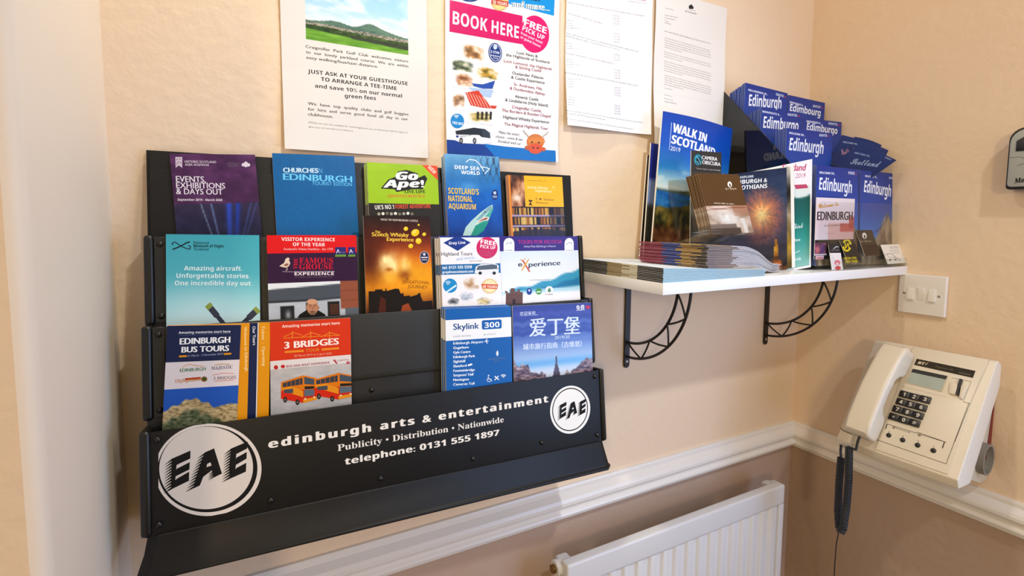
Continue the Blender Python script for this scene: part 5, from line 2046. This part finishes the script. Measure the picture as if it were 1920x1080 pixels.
for row, where, tl, tr, bl, crop, ttl, hello, t0, t1, th, h0, h1, hh, f0, f1, lang, ncop in GUIDES:
    y, z = ROWS[row]
    s = Sheet(tl, tr, bl, *plane(0, y, z, 0, 0 if row != 'D' else 3), h=0.195 if row == 'D' else 0.17, crop=crop)
    guide_cover(s, crop, ttl, hello, t0, t1, th, h0, h1, hh, f0, f1, lang)
    lab = 'front blue city guide of the %s pocket in the black corner holder' % where
    o = booklet(s, 'guidebook', lab, 'guide', 0.0028, edge=mat('guide_edge_'+row+where[-2:], '#5a6aa8', 0.6), group=GG)
    behind(o, s, ncop, 0.0038 if row in 'AB' else 0.0033, {'A': -0.0008, 'B': -0.0006, 'C': -0.0012, 'D': 0.0003}[row], 'one of the blue city guides stacked behind the front one in the %s pocket' % where, 'blue city guides in the %s pocket' % where, dy={'A': -0.0020, 'B': -0.0016, 'C': -0.0004, 'D': 0.0002}[row])

# slumped country guides in the lower right pocket
SLUMP = [((470, 150), (760, 240), (345, 330), 0.0, 'slumped country guide with an olive page edge, furthest back in the lower right pocket'),
         ((335, 130), (830, 295), (180, 435), 0.010, 'middle slumped country guide in the lower right pocket of the black holder'),
         ((500, 245), (915, 400), (220, 440), 0.020, 'frontmost slumped country guide curling furthest right in the lower right pocket')]
pq = on_y(1608, 273, -0.150)
yw, ln = math.radians(38), math.radians(25)
ns_ = np.array((-math.sin(yw)*math.cos(ln), -math.cos(yw)*math.cos(ln), math.sin(ln)))
for i, (tl, tr, bl, off, lab) in enumerate(SLUMP):
    q = lambda p: (1520+p[0]/5.684, 230+p[1]/5.684)
    s = Sheet(q(tl), q(tr), q(bl), pq+ns_*off, ns_, crop=C5, skew=True)
    s.picf(lambda U, V: mixc('#2f4680', '#22386c', V+.2*fbm(U, V, 5, 3)), 24)
    if i == 1:
        s.text('WELCOME TO...', 340, 215, 496, 250, 16, '#aebbd8', 'b')
        s.text('Scotland', 330, 350, 470, 330, 60, '#c9a0b0', 'sc')
    elif i == 2:
        s.text('WELCOME TO...', 456, 330, 620, 380, 16, '#9fb0d0', 'b')
        s.text('Scotland', 410, 450, 720, 480, 62, '#a9b4ca', 'sc')
        s.rect(780, 380, 860, 396, '#8a90a4')
    booklet(s, 'guidebook', lab, 'guide', 0.0035, edge=mat('slumped_guide_edge%d' % i, ('#8a9470', '#3a4f86', '#7f8898')[i], 0.6), group='slumped country guides',
            bend=lambda u, v: 0.004*math.sin(u*math.pi))

# insert card in front of the front-left guides, inside the clear pocket
s = Sheet((1531, 370), (1603, 373), (1527, 449), *plane(0, -0.2125, 1.42, 0, 1.0), h=0.118, crop=C6)
s.full('#1f1b24')
a = s.loc(100, 450)[1]


def ins(U, V):
    img = ramp(V, [(0, '#efe3e4'), (.6, '#e6cfd2'), (1, '#e4d8dc')])
    img = put(img, (U > .33)*(V > .62)*.65, '#d8a69a')
    img = put(img, (U > .62)*(V > .62)*(V < .8)*.7, '#c4574c')
    return put(img, (U > .86)*(V > .42)*(V < .75)*.8, '#b8554a')


s.pic(0, 0, 0, 0, ins, 40, lo=(0, 0, s.w, a))
s.crop = C5
s.text('Welcome to', 80, 916, 296, 884, 50, '#d9a03a', 'sc', wt=0.05)
s.text('EDINBURGH', 70, 1040, 444, 1036, 92, '#2a2540', '', wt=0.06)
s.crop = C6
s.greek(225, 225, 560, 210, 40, '#9a9a9c', 3)
s.greek(250, 345, 400, 345, 14, '#c47a7a', 5)


def stage(U, V):
    img = ramp(fbm(U, V, 6, 4), [(.2, '#2a1f30'), (.5, '#7a3a6a'), (.75, '#b56a8a')])
    img = put(img, np.exp(-(((U-.25)/.18)**2+((V-.6)/.4)**2)), '#e08a8a')
    return put(img, np.exp(-(((U-.68)/.16)**2+((V-.55)/.4)**2)), '#5a2a8a')


s.pic(50, 500, 250, 690, stage, 26)
s.rect(50, 690, 270, 704, '#d9d0d6')
s.rect(84, 720, 216, 826, '#e6c4cc')
s.rect(100, 745, 205, 800, '#c04a5a')
s.text('HOP ON', 106, 778, 198, 776, 24, '#f0dada', 'b')
s.greek(64, 892, 222, 884, 20, '#d8d4da', 8)
booklet(s, 'insert_card', 'white welcome card with dark capitals in the clear front left pocket', 'card', 0.0009)

# ------------------------------------------------------------------ clear business card stands
CLN = 24
NAMES = ['left', 'middle', 'right']


def card_stand(x0, x1, label, y=-0.224):
    root = thing('card_stand', label, 'card stand', ((x0+x1)/2, y, ST), 'clear business card stands')
    z = ST+0.0006
    MB().box((x0, y-0.011, z), (x1, y+0.0, z+0.0012)).obj('base_plate', M['clear'], root)
    MB().box((x0, y-0.0125, z), (x1, y-0.011, z+0.017)).obj('front_lip', M['clear'], root)
    for x in (x0, x1-0.0012):
        MB().prism([(x, y-0.011, z+0.0012), (x, y-0.011, z+0.016), (x, y+0.004, z+0.034), (x, y+0.006, z+0.034), (x, y, z+0.0012)], (0.0012, 0, 0)).obj('side_plate', M['clear'], root)
    MB().prism([(x0, y+0.0, z+.0012), (x0, y+0.0016, z+.0012), (x0, y+0.0096, z+0.036), (x0, y+0.008, z+0.036)], (x1-x0, 0, 0)).obj('back_plate', M['clear'], root)


card_stand(-0.2555, -0.163, 'clear card stand holding the black and yellow card, leftmost at the shelf front')
card_stand(-0.1615, -0.0805, 'clear card stand holding the tall brown card, middle one at the shelf front')
card_stand(-0.079, -0.0035, 'clear card stand holding the cream card with a car drawing, nearest the corner')


def card(tl, tr, bl, y, lean, label, h=None, zc=1.38):
    return Sheet(tl, tr, bl, *plane(0, y, zc, 0, lean), h=h, crop=C6)


s = card((1553, 458), (1574, 458), (1566, 506), -0.2205, 12, '')
s.full('#ece4e2')
a = s.loc(330, 670)[1]
s.lpoly([(0, 0), (s.w, 0), (s.w, a), (0, a)], '#2a2e38')
s.greek(345, 632, 480, 630, 26, '#e3e6ea', 2)
s.line([(385, 600), (430, 560), (470, 570)], 10, '#dfe4ea')
s.ell(450, 830, 50, 46, '#e08a90', 20)
s.ell(460, 920, 50, 34, '#d8585c', 20)
s.ell(450, 850, 18, 20, '#f4e4e4', 14)
booklet(s, 'card', 'white and pink business card at the left end of the card stands', 'card', 0.0005, group='business cards at the shelf front')
s = card((1566.7, 432.8), (1594, 432.8), (1585.5, 494), -0.2235, 24, '')
s.full('#35312f')
for t0, t1 in ((3.5, 6.0), (0.3, 2.8)):
    pts = [(610+62*math.cos(t)-18*math.sin(t)*.6, 540+92*math.sin(t)+12*math.cos(t)) for t in np.linspace(t0, t1, 14)]
    s.line(pts, 30, '#e3cf2c')
s.line([(580, 500), (590, 590), (630, 500), (645, 590)], 14, '#e3cf2c')
s.line([(560, 470), (572, 500)], 12, '#e3cf2c')
s.text('CENTRAL TAXIS', 566, 780, 778, 768, 30, '#e3cf2c', 'b')
s.text('0131 229 2468'[5:], 592, 838, 800, 828, 38, '#e3cf2c', 'b')
booklet(s, 'card', 'black business card with a yellow ringed emblem, tilted in the left stand', 'card', 0.0006, group='business cards at the shelf front')
s = card((1604.4, 431.7), (1634, 431), (1616.7, 483), -0.2215, 22, '', h=0.056)
s.full('#4d3a2b')
s.ell(908, 378, 36, 52, '#f3efe9', 24, -.2)
s.ell(910, 392, 14, 34, '#4d3a2b', 18, -.2)
s.text('arden', 838, 492, 1020, 482, 34, '#c9b59a', '', sp=1.4)
s.greek(870, 512, 1005, 508, 12, '#8a7560', 4)
for i in range(4):
    s.greek(915, 752+i*22, 1065, 748+i*22, 12, '#9a8570', i)
booklet(s, 'card', 'tall dark brown business card with a white ring emblem in the middle stand', 'card', 0.0006, group='business cards at the shelf front')
s = card((1651, 459), (1685.5, 457.8), (1660, 495.5), -0.2225, 22, '')
s.full('#ece6da')
s.text('MALCOLM', 1345, 600, 1482, 590, 34, '#a9a69e', 's')
s.greek(1340, 638, 1500, 630, 16, '#b5b0a6', 3)
s.greek(1370, 675, 1500, 668, 16, '#b5b0a6', 5)
g_ = '#6a6660'
s.line([(1250, 800), (1250, 700), (1290, 685), (1340, 680), (1380, 690), (1430, 740), (1500, 770), (1520, 800)], 7, g_)
s.line([(1290, 690), (1310, 740), (1370, 745), (1430, 742)], 5, g_)
s.line([(1260, 800), (1300, 790), (1340, 770), (1380, 780), (1440, 775), (1500, 800)], 5, g_)
s.ell(1340, 790, 18, 20, '#8a867e', 14)
s.ell(1430, 780, 18, 20, '#8a867e', 14)
booklet(s, 'card', 'cream business card with a line drawing of a car, nearest the corner', 'card', 0.0006, group='business cards at the shelf front')

# ================================================================== LIGHT SWITCH
def xbox(mb, y0, y1, z0, z1, x0, x1):
    return mb.box((x0, y0, z0), (x1, y1, z1))


root = thing('light_switch', 'white three-gang light switch on the right wall under the shelf', 'light switch', (-0.001, -0.27, 1.288))
yA, yB, zA, zB = -0.3122, -0.2272, 1.2475, 1.3310
mb = xbox(MB(), yA, yB, zA, zB, -0.0095, -0.0006)
mb.obj('face_plate', M['switch'], root, bevel=0.0025, seg=3)
for i, (yc, tilt) in enumerate(((-0.2505, 1), (-0.2693, -1), (-0.2890, 1))):
    mb = MB()
    w_, h_ = 0.0062, 0.0125
    zc = 1.2905
    xt, xb_ = (-0.0125, -0.0102) if tilt < 0 else (-0.0102, -0.0145)
    mb.prism([(-0.0093, yc-w_, zc+h_), (xt, yc-w_, zc+h_), (xb_, yc-w_, zc-h_), (-0.0093, yc-w_, zc-h_)], (0, 2*w_, 0))
    mb.obj('rocker', M['switch'], root, bevel=0.0008)
for yc in (-0.2385, -0.3005):
    q = MB().dome((-0.0094, yc, 1.2895), (-1, 0, 0), 0.0028, 0.0010).obj('screw', M['steel'], root, smooth=True)
    q['label'] = 'steel screw head'

# ================================================================== KEY SAFE AT THE EDGE OF THE PICTURE
root = thing('key_safe', 'grey and black wall key safe at the right edge above the payphone', 'key safe', (-0.001, -0.445, 1.50))


def safe_outline(grow, y0=-0.3975, y1=-0.485, z0=1.4995, z1=1.6085, r=0.022, rb=0.006):
    pts = []
    yl, yr, zb, zt = y0+grow, y1-grow, z0-grow, z1+grow
    for cy, cz, rr, a0 in ((yl-r, zt-r*1.0, r, 0), (yr+r, zt-r, r, 90), (yr+rb, zb+rb, rb, 180), (yl-rb, zb+rb, rb, 270)):
        for k in range(7):
            a = math.radians(a0+15*k)
            pts.append((cy+rr*math.cos(a), cz+rr*math.sin(a)))
    return pts


mb = MB()
mb.prism([(-0.0006, y, z) for y, z in safe_outline(0)], (-0.034, 0, 0))
mb.obj('body', M['plastic2'], root, bevel=0.003, seg=3)
mb = MB()
mb.prism([(-0.0346, y, z) for y, z in safe_outline(-0.0045)], (-0.008, 0, 0))
mb.obj('cover', M['safe'], root, bevel=0.0015)
MB().prism([(-0.0427, y, z) for y, z in ((-0.411, 1.584), (-0.411, 1.566), (-0.47, 1.566), (-0.47, 1.590), (-0.42, 1.590))], (-0.0022, 0, 0)).obj('release_slider', M['plastic2'], root, bevel=0.0008)
s = Sheet((1886, 250), (1918, 250), (1886, 355), (-0.0427, 0, 0), (-1, 0, 0), crop=(1820, 200, 4.909))
s.layer = 2
s.w = 0.09
s.text('Master', 400, 706, 590, 680, 44, '#1c1a18', 's', wt=0.03, slant=0.25)
o = link('lettering', s.cover_mesh('lettering', M['inkmatt']), None, s.frame())
o.parent = root
o.matrix_parent_inverse = ROOTM[root.name].inverted()
s = Sheet((1886, 250), (1918, 250), (1886, 355), (-0.0427, 0, 0), (-1, 0, 0), crop=(1820, 200, 4.909))
s.w = 0.09
s.line([(358, 470), (460, 462), (500, 480)], 5, '#7d7f78')
s.line([(430, 545), (500, 520)], 5, '#7d7f78')
o = link('scratch', s.cover_mesh('scratch', M['inkmatt']), None, s.frame())
o.parent = root
o.matrix_parent_inverse = ROOTM[root.name].inverted()

# ================================================================== PAYPHONE
CN, CP = (1540, 600, 2.572), (1580, 620, 5.144)
XT, XB = -0.060, -0.188
tl, tr, bl, br = on_x(1645, 637, XT), on_x(1866, 672, XT), on_x(1559, 816, XB), on_x(1778, 897, XB)
ctop, cbot = (tl+tr)/2, (bl+br)/2
dn = cbot-ctop
fx = (tr-tl)/np.linalg.norm(tr-tl)*0.5+(br-bl)/np.linalg.norm(br-bl)*0.5
fx /= np.linalg.norm(fx)
dn = dn-fx*(dn @ fx)
PH = float(np.linalg.norm(dn))
dn /= PH
PW = 0.203
fn_ = np.cross(fx, -dn)
fn_ /= np.linalg.norm(fn_)
PO = ctop-fx*PW/2          # top left corner of the face
PF = (PO, fx, dn, fn_)


def ph(a, b, c=0.0):
    return PO+fx*a+dn*b+fn_*c


def pl(u, v, c=0.0):
    """pixel -> (a, b) on the phone face, raised by c"""
    d = hit(u, v, PO+fn_*c, fn_)-PO
    return float(d @ fx), float(d @ dn)


def pc(x, y, crop, c=0.0):
    return pl(crop[0]+x/crop[2], crop[1]+y/crop[2], c)


phone = thing('payphone', 'cream push-button payphone mounted on the right wall above the dado rail', 'telephone', (-0.06, float(cbot[1]), 0.96))
# body: wedge with a shallow step between handset side and key side
mb = MB()
side = [(0.0, -0.004), (0.004, 0.0), (PH, 0.0), (PH+0.011, -0.014), (PH-0.012, -0.050), (0.035, -0.042), (0.0, -0.022)]
mb.prism([ph(0.0, b, c) for b, c in side], fx*PW)
mb.obj('body', M['phone'], phone, bevel=0.0022, seg=3)
# raised key-side fascia
a0, b0 = pc(722, 105, CP)
fa0 = pc(700, 110, CP)[0]
FA1 = PW-0.015
fas = 0.0022
mb = MB()
x0t = fa0
mb.box((x0t, 0.004, 0.0), (FA1, PH-0.004, fas), PF)
mb.obj('fascia', M['phone'], phone, bevel=0.0012)
# wall bracket behind the body
mb = MB()
bt = ph(0.03, 0.03, -0.040)
yl, yr = ph(0.022, 0, 0)[1], ph(PW-0.020, 0, 0)[1]
zt_, zb_ = ph(0, 0.045, -0.043)[2], ph(0, PH-0.02, -0.048)[2]
xt_, xb2 = ph(0, 0.045, -0.043)[0], ph(0, PH-0.02, -0.048)[0]
mb.prism([(-0.0006, yl, zt_), (xt_, yl, zt_), (xb2, yl, zb_), (-0.03, yl, 0.945), (-0.0006, yl, 0.945)], (0, yr-yl, 0))
mb.obj('wall_bracket', M['phone_in'], phone, bevel=0.002)
# red seal strip and coin cup on the right side
ys = yr-0.0015
P_ = [on_y(1877, 742, ys), on_y(1870, 790, ys), on_y(1857, 868, ys), on_y(1848, 866, ys)]
MB().prism([(min(p[0], -0.001), p[1], p[2]) for p in P_], (0, 0.0012, 0)).obj('red_strip', M['red'], phone)
cc = on_y(1839, 858, yr)
mb = MB()
k = 20
ring = [(0.024*math.cos(t), 0.030*math.sin(t)) for t in [2*math.pi*i/k for i in range(k)]]
inn = [(0.020*math.cos(t), 0.026*math.sin(t)) for t in [2*math.pi*i/k for i in range(k)]]
V = [(cc[0]+x, yr+0.012, cc[2]+z) for x, z in ring]+[(cc[0]+x, yr-0.012, cc[2]+z) for x, z in ring]+[(cc[0]+x, yr-0.012, cc[2]+z) for x, z in inn]+[(cc[0]+x, yr+0.010, cc[2]+z) for x, z in inn]
Fq = []
for q in range(3):
    Fq += [(q*k+i, q*k+(i+1) % k, (q+1)*k+(i+1) % k, (q+1)*k+i) for i in range(k)]
Fq += [tuple(range(k))[::-1], tuple(range(3*k, 4*k))]
mb.add(V, Fq)
o = mb.obj('coin_cup', M['grey'], phone, smooth=True)
o['label'] = 'grey coin return cup'

# display strip, screen, lines: print and real insets on the fascia
face = PO+fn_*(fas+0.0002)


def fsheet(crop=CP):
    s_ = Sheet((1645, 637), (1866, 672), (1559, 816), face, fn_, crop=crop)
    s_.A, s_.ex, s_.ey, s_.ez = face, fx, -dn, fn_
    s_.w, s_.h = PW, PH
    return s_


s = fsheet()
s.poly([(714, 270), (1282, 388), (1256, 456), (688, 330)], '#4a4438')
s.text('BT', 722, 318, 790, 332, 24, '#e8dcc0', 'bi', wt=0.05)
s.poly([(796, 334), (820, 310), (812, 316), (800, 320)], '#e8dcc0')
s.line([(800, 330), (826, 306)], 5, '#cfc3a4')
s.text('Payphone 190', 895, 352, 1062, 388, 17, '#8a816e', '')
s.greek(1120, 392, 1230, 416, 10, '#a59a84', 4)
s.line([(1120, 404), (1232, 428)], 3, '#c2b69c')
LN_ = '#8d8372'
s.line([(1055, 455), (1240, 490), (1165, 685), (1228, 704)], 3, LN_)
s.line([(1228, 704), (1080, 1075)], 4, '#5d5445')
s.line([(1420, 270), (1228, 704)], 3, '#b7ab95')
s.line([(540, 528), (1000, 640)], 2, '#b7ab95')
s.line([(1165, 685), (1228, 704)], 4, '#5d5445')
s.line([(430, 900), (1000, 1078)], 4, '#4a4236')
s.line([(430, 900), (414, 946)], 8, '#4a4236')
s.crop = CN
s.line([(252, 572), (602, 694), (712, 400)], 2.2, '#4a4236')
s.line([(594, 588), (584, 618)], 5, '#4a4236')
s.line([(462, 540), (597, 588)], 2, '#4a4236')
for x, y in ((350, 518), (473, 555)):
    s.ell(x, y, 8, 7, '#a59a86', 14)
s.greek(360, 524, 430, 546, 6, '#a59a86', 5)
for x, y in ((325, 548), (392, 570), (466, 594), (541, 620)):
    s.line([(x+2, y-14), (x, y+8)], 2, '#5a5144')
o = link('face_print', s.cover_mesh('face_print', M['inkmatt']), None, s.frame())
o.parent = phone
o.matrix_parent_inverse = ROOTM[phone.name].inverted()


def face_poly(pts, crop, c0, c1):
    q = [pc(x, y, crop, fas) for x, y in pts]
    return MB().prism([ph(a, b, c0) for a, b in q], fn_*(c1-c0))


# screen: dark surround and grey-green glass
face_poly([(672, 366), (1020, 440), (958, 592), (612, 505)], CP, fas+0.0003, fas+0.0010).obj('screen_surround', M['phone_in'], phone)
face_poly([(680, 370), (1012, 440), (996, 474), (664, 402)], CP, fas+0.0006, fas+0.0016).obj('screen_bezel', M['key'], phone)
face_poly([(664, 402), (996, 474), (952, 584), (618, 500)], CP, fas+0.0006, fas+0.0013).obj('screen', M['lcd'], phone)
# coin slot housing
face_poly([(1046, 505), (1120, 520), (1108, 632), (1030, 612)], CP, fas+0.0002, fas+0.0050).obj('slot_cheek', M['phone'], phone, bevel=0.0018)
face_poly([(1150, 530), (1212, 548), (1160, 672), (1128, 650)], CP, fas+0.0002, fas+0.0050).obj('slot_cheek', M['phone'], phone, bevel=0.0018)
face_poly([(1136, 474), (1163, 480), (1120, 632), (1096, 626)], CP, fas+0.0004, fas+0.0056).obj('coin_slot', M['key'], phone)
# keys
KEYS = [('1', 597, 615), ('2', 692, 640), ('3', 797, 664), ('4', 566, 688), ('5', 657, 713), ('6', 760, 741),
        ('7', 530, 760), ('8', 626, 787), ('9', 728, 817), ('*', 494, 832), ('0', 592, 862), ('#', 694, 890)]
kc = {t: pc(x, y, CP, fas+0.002) for t, x, y in KEYS}
ax = np.array(kc['3'])-np.array(kc['1'])
for r_, row in enumerate(('123', '456', '789', '*0#')):
    for t in row:
        a, b = kc[t]
        mb = MB().box((a-0.0085, b-0.0068, fas), (a+0.0085, b+0.0068, fas+0.0035), PF)
        key = mb.obj('key', M['key'], phone, bevel=0.0012)
        ROOTM[key.name] = Matrix.Identity(4)
        s = fsheet()
        s.A = ph(a-0.0085, b-0.0068, fas+0.0036)
        s.w, s.h = 0.017, 0.0136
        co, fs = text_tris(t, 'b')
        mid = (co.max(0)+co.min(0))/2
        k_ = 0.0072/cap_h('b')
        s._emit([(0.0085+(p[0]-mid[0])*k_, -0.0068+(p[1]-mid[1])*k_) for p in co], fs, [lin('#e9e4d8')]*len(co), 0.0)
        o = link('numeral', s.cover_mesh('numeral', M['inkmatt']), None, s.frame())
        o.parent = key
        o.matrix_parent_inverse = Matrix.Identity(4)
for x, y in ((325, 556), (392, 579), (464, 604), (540, 630)):
    a, b = pc(x, y, CN, fas)
    MB().dome(ph(a, b, fas), fn_, 0.0046, 0.003).obj('button', M['key'], phone, smooth=True)
# hook switch parts showing beside the handset
for x, y in ((352, 596), (298, 700)):
    a, b = pc(x, y, CP, 0.0)
    MB().box((a-0.006, b-0.005, 0.0), (a+0.006, b+0.005, 0.003), PF).obj('hook_switch', M['key'], phone, bevel=0.0006)
# cradle well lines on the left of the face
cr = Sheet((1645, 637), (1866, 672), (1559, 816), PO+fn_*0.0002, fn_, crop=CN)
cr.A, cr.ex, cr.ey, cr.ez, cr.w, cr.h = PO+fn_*0.0002, fx, -dn, fn_, PW, PH
cr.line([(400, 148), (404, 180), (385, 215)], 4, '#3a332a')
cr.line([(258, 455), (262, 500), (215, 552), (150, 552), (100, 530), (86, 505)], 4, '#6d6353')
o = link('cradle_line', cr.cover_mesh('cradle_line', M['inkmatt']), None, cr.frame())
o.parent = phone
o.matrix_parent_inverse = ROOTM[phone.name].inverted()

# handset: a separate thing lying in the cradle
HC = 0.047
ta, tb_ = pl(1540+345/2.572, 600+128/2.572, HC)
ba, bb = pl(1540+165/2.572, 600+520/2.572, HC)
hs0, hs1 = np.array([ta, tb_]), np.array([ba, bb])
ax2 = hs1-hs0
HL = float(np.linalg.norm(ax2))
ax2 /= HL
u_ = fx*ax2[0]+dn*ax2[1]
w_ = np.cross(fn_, u_)
w_ /= np.linalg.norm(w_)
if w_ @ fx < 0:
    w_ = -w_
h0_ = PO+fx*hs0[0]+dn*hs0[1]
hand = thing('handset', 'cream telephone handset resting on the left of the payphone', 'handset', tuple(h0_+u_*HL))


def HP(s_, c, w=0.0):
    return h0_+u_*s_+fn_*c+w_*w


EX_ = 0.008
out = [(-EX_, 0.012), (-EX_, 0.036), (-0.002, 0.045), (0.02, 0.050), (0.06, 0.0535), (HL*0.5, 0.0550), (HL-0.06, 0.0535), (HL-0.02, 0.050), (HL+0.002, 0.045), (HL+EX_, 0.036), (HL+EX_, 0.012),
       (HL+0.002, 0.0045), (HL-0.036, 0.0045), (HL-0.046, 0.010), (HL-0.052, 0.022), (HL-0.062, 0.030), (HL*0.5, 0.0325), (0.062, 0.030), (0.052, 0.022), (0.046, 0.010), (0.036, 0.0045), (-0.002, 0.0045)]
HWD = 0.046
mb = MB()
mb.prism([HP(a, c, -HWD/2) for a, c in out], w_*HWD)
mb.obj('grip', M['phone'], hand, bevel=0.0075, seg=4, angle=1.0)

# coiled cord hanging from the handset
cord = thing('phone_cord', 'black coiled cord hanging in a loop below the payphone handset', 'cord', tuple(on_x(1577, 1000, -0.205)))
XC = -0.205
top = HP(HL+0.004, 0.020)
pA = [HP(HL+EX_+0.0005, 0.022), HP(HL+0.020, 0.020), HP(HL+0.034, 0.014), on_x(1590, 838, XC)]
MB().tube([np.asarray(p) for p in pA], 0.0026, 8).obj('plain_lead', M['rubber'], cord, smooth=True)


def coil(pts, turns, r, rw, k=11):
    pts = [np.asarray(p, float) for p in pts]
    d = [0]
    for a, b in zip(pts, pts[1:]):
        d.append(d[-1]+float(np.linalg.norm(b-a)))
    out_ = []
    N = turns*k
    for i in range(N+1):
        t = d[-1]*i/N
        j = max(q for q in range(len(d)-1) if d[q] <= t+1e-9)
        f_ = (t-d[j])/(d[j+1]-d[j])
        p = pts[j]*(1-f_)+pts[j+1]*f_
        tg = pts[j+1]-pts[j]
        tg /= np.linalg.norm(tg)
        n1 = np.cross(tg, (1, 0.3, 0))
        n1 /= np.linalg.norm(n1)
        n2 = np.cross(tg, n1)
        a = 2*math.pi*i/k
        out_.append(p+r*(n1*math.cos(a)+n2*math.sin(a)))
    return MB().tube(out_, rw, 6)


coil([on_x(1592, 838, XC), on_x(1591, 900, XC), on_x(1587, 950, XC), on_x(1581, 990, XC), on_x(1576, 998, XC)], 46, 0.0058, 0.0016).obj('coil', M['rubber'], cord, smooth=True)
XD = XC+0.012
coil([on_x(1577, 858, XD), on_x(1573, 910, XD), on_x(1571, 960, XD), on_x(1573, 990, XD), on_x(1577, 998, XD)], 44, 0.0058, 0.0016).obj('coil', M['rubber'], cord, smooth=True)
MB().tube([on_x(1577, 834, XD+.010), on_x(1576, 846, XD+.004), on_x(1577, 858, XD)], 0.0024, 8).obj('plain_lead', M['rubber'], cord, smooth=True)
wire = MB().tube([on_x(1572, 1000, XD+.004), on_x(1568, 1020, -0.17), on_x(1565, 1060, -0.11), on_x(1562, 1120, -0.10), on_x(1560, 1300, -0.10)], 0.0012, 6).obj('telephone_wire', M['rubber'], None, smooth=True)
tag(wire, 'thin black wire running straight down from the coiled phone cord', 'wire')

# ================================================================== RADIATOR
RX0, RX1, RZ0, RZ1 = -0.767, -0.158, 0.22, 0.831
rad = thing('radiator', 'white ribbed panel radiator on the wall below the dado rail', 'radiator', ((RX0+RX1)/2, -0.06, RZ0))
YF, YR_ = -0.092, -0.0855
mb = MB()
mb.box((RX0+0.004, YR_, RZ0), (RX1-0.004, -0.079, RZ1-0.004))
pitch = 0.0333
nr = int((RX1-RX0-0.03)/pitch)
x0 = RX0+(RX1-RX0-nr*pitch)/2
mb2 = MB()
mb2.box((RX0, YF, RZ1-0.046), (RX1, -0.070, RZ1))
mb2.obj('top_rail', M['rad'], rad, bevel=0.005, seg=4)
mb.box((RX0, YF+0.001, RZ0), (x0-0.004, YR_, RZ1-0.046))
mb.box((x0+nr*pitch+0.004, YF+0.001, RZ0), (RX1, YR_, RZ1-0.046))
for i in range(nr):
    xa = x0+i*pitch+0.0055
    mb.prism([(xa, YR_+.0005, RZ0+.02), (xa+0.005, YF+0.0005, RZ0+.02), (xa+pitch-0.016, YF+0.0005, RZ0+.02), (xa+pitch-0.011, YR_+.0005, RZ0+.02)], (0, 0, RZ1-0.046-RZ0-.02))
mb.obj('ribbed_panel', M['rad'], rad, bevel=0.0012, seg=2)
# hanging hooks and pipe fittings at the back
MB().box((RX0+0.10, -0.0775, RZ0+0.08), (RX0+0.13, -0.0006, RZ1-0.06)).obj('wall_hook', M['rad'], rad)
MB().box((RX1-0.13, -0.0775, RZ0+0.08), (RX1-0.10, -0.0006, RZ1-0.06)).obj('wall_hook', M['rad'], rad)
brass = mat('dull_brass', '#8a6a3c', 0.35, metal=0.9)
for x, sgn, nm in ((RX0, -1, 'air_vent'), (RX1, 1, 'blanking_plug')):
    mb = MB().tube([(x-sgn*0.006, -0.062, RZ1-0.020), (x+sgn*0.008, -0.062, RZ1-0.020)], 0.0145, 18)
    mb.obj(nm, M['rad'], rad, bevel=0.0015)
o = MB().tube([(RX0-0.008, -0.062, RZ1-0.020), (RX0-0.014, -0.062, RZ1-0.020)], 0.0085, 6).obj('vent_nut', brass, rad, bevel=0.0008)
o['label'] = 'brass vent nut'
MB().box((RX0+0.002, -0.0785, RZ1-0.034), (RX0+0.026, -0.048, RZ1-0.006)).obj('end_boss', M['rad'], rad, bevel=0.004)
MB().box((RX1-0.026, -0.0785, RZ1-0.034), (RX1-0.002, -0.048, RZ1-0.006)).obj('end_boss', M['rad'], rad, bevel=0.004)
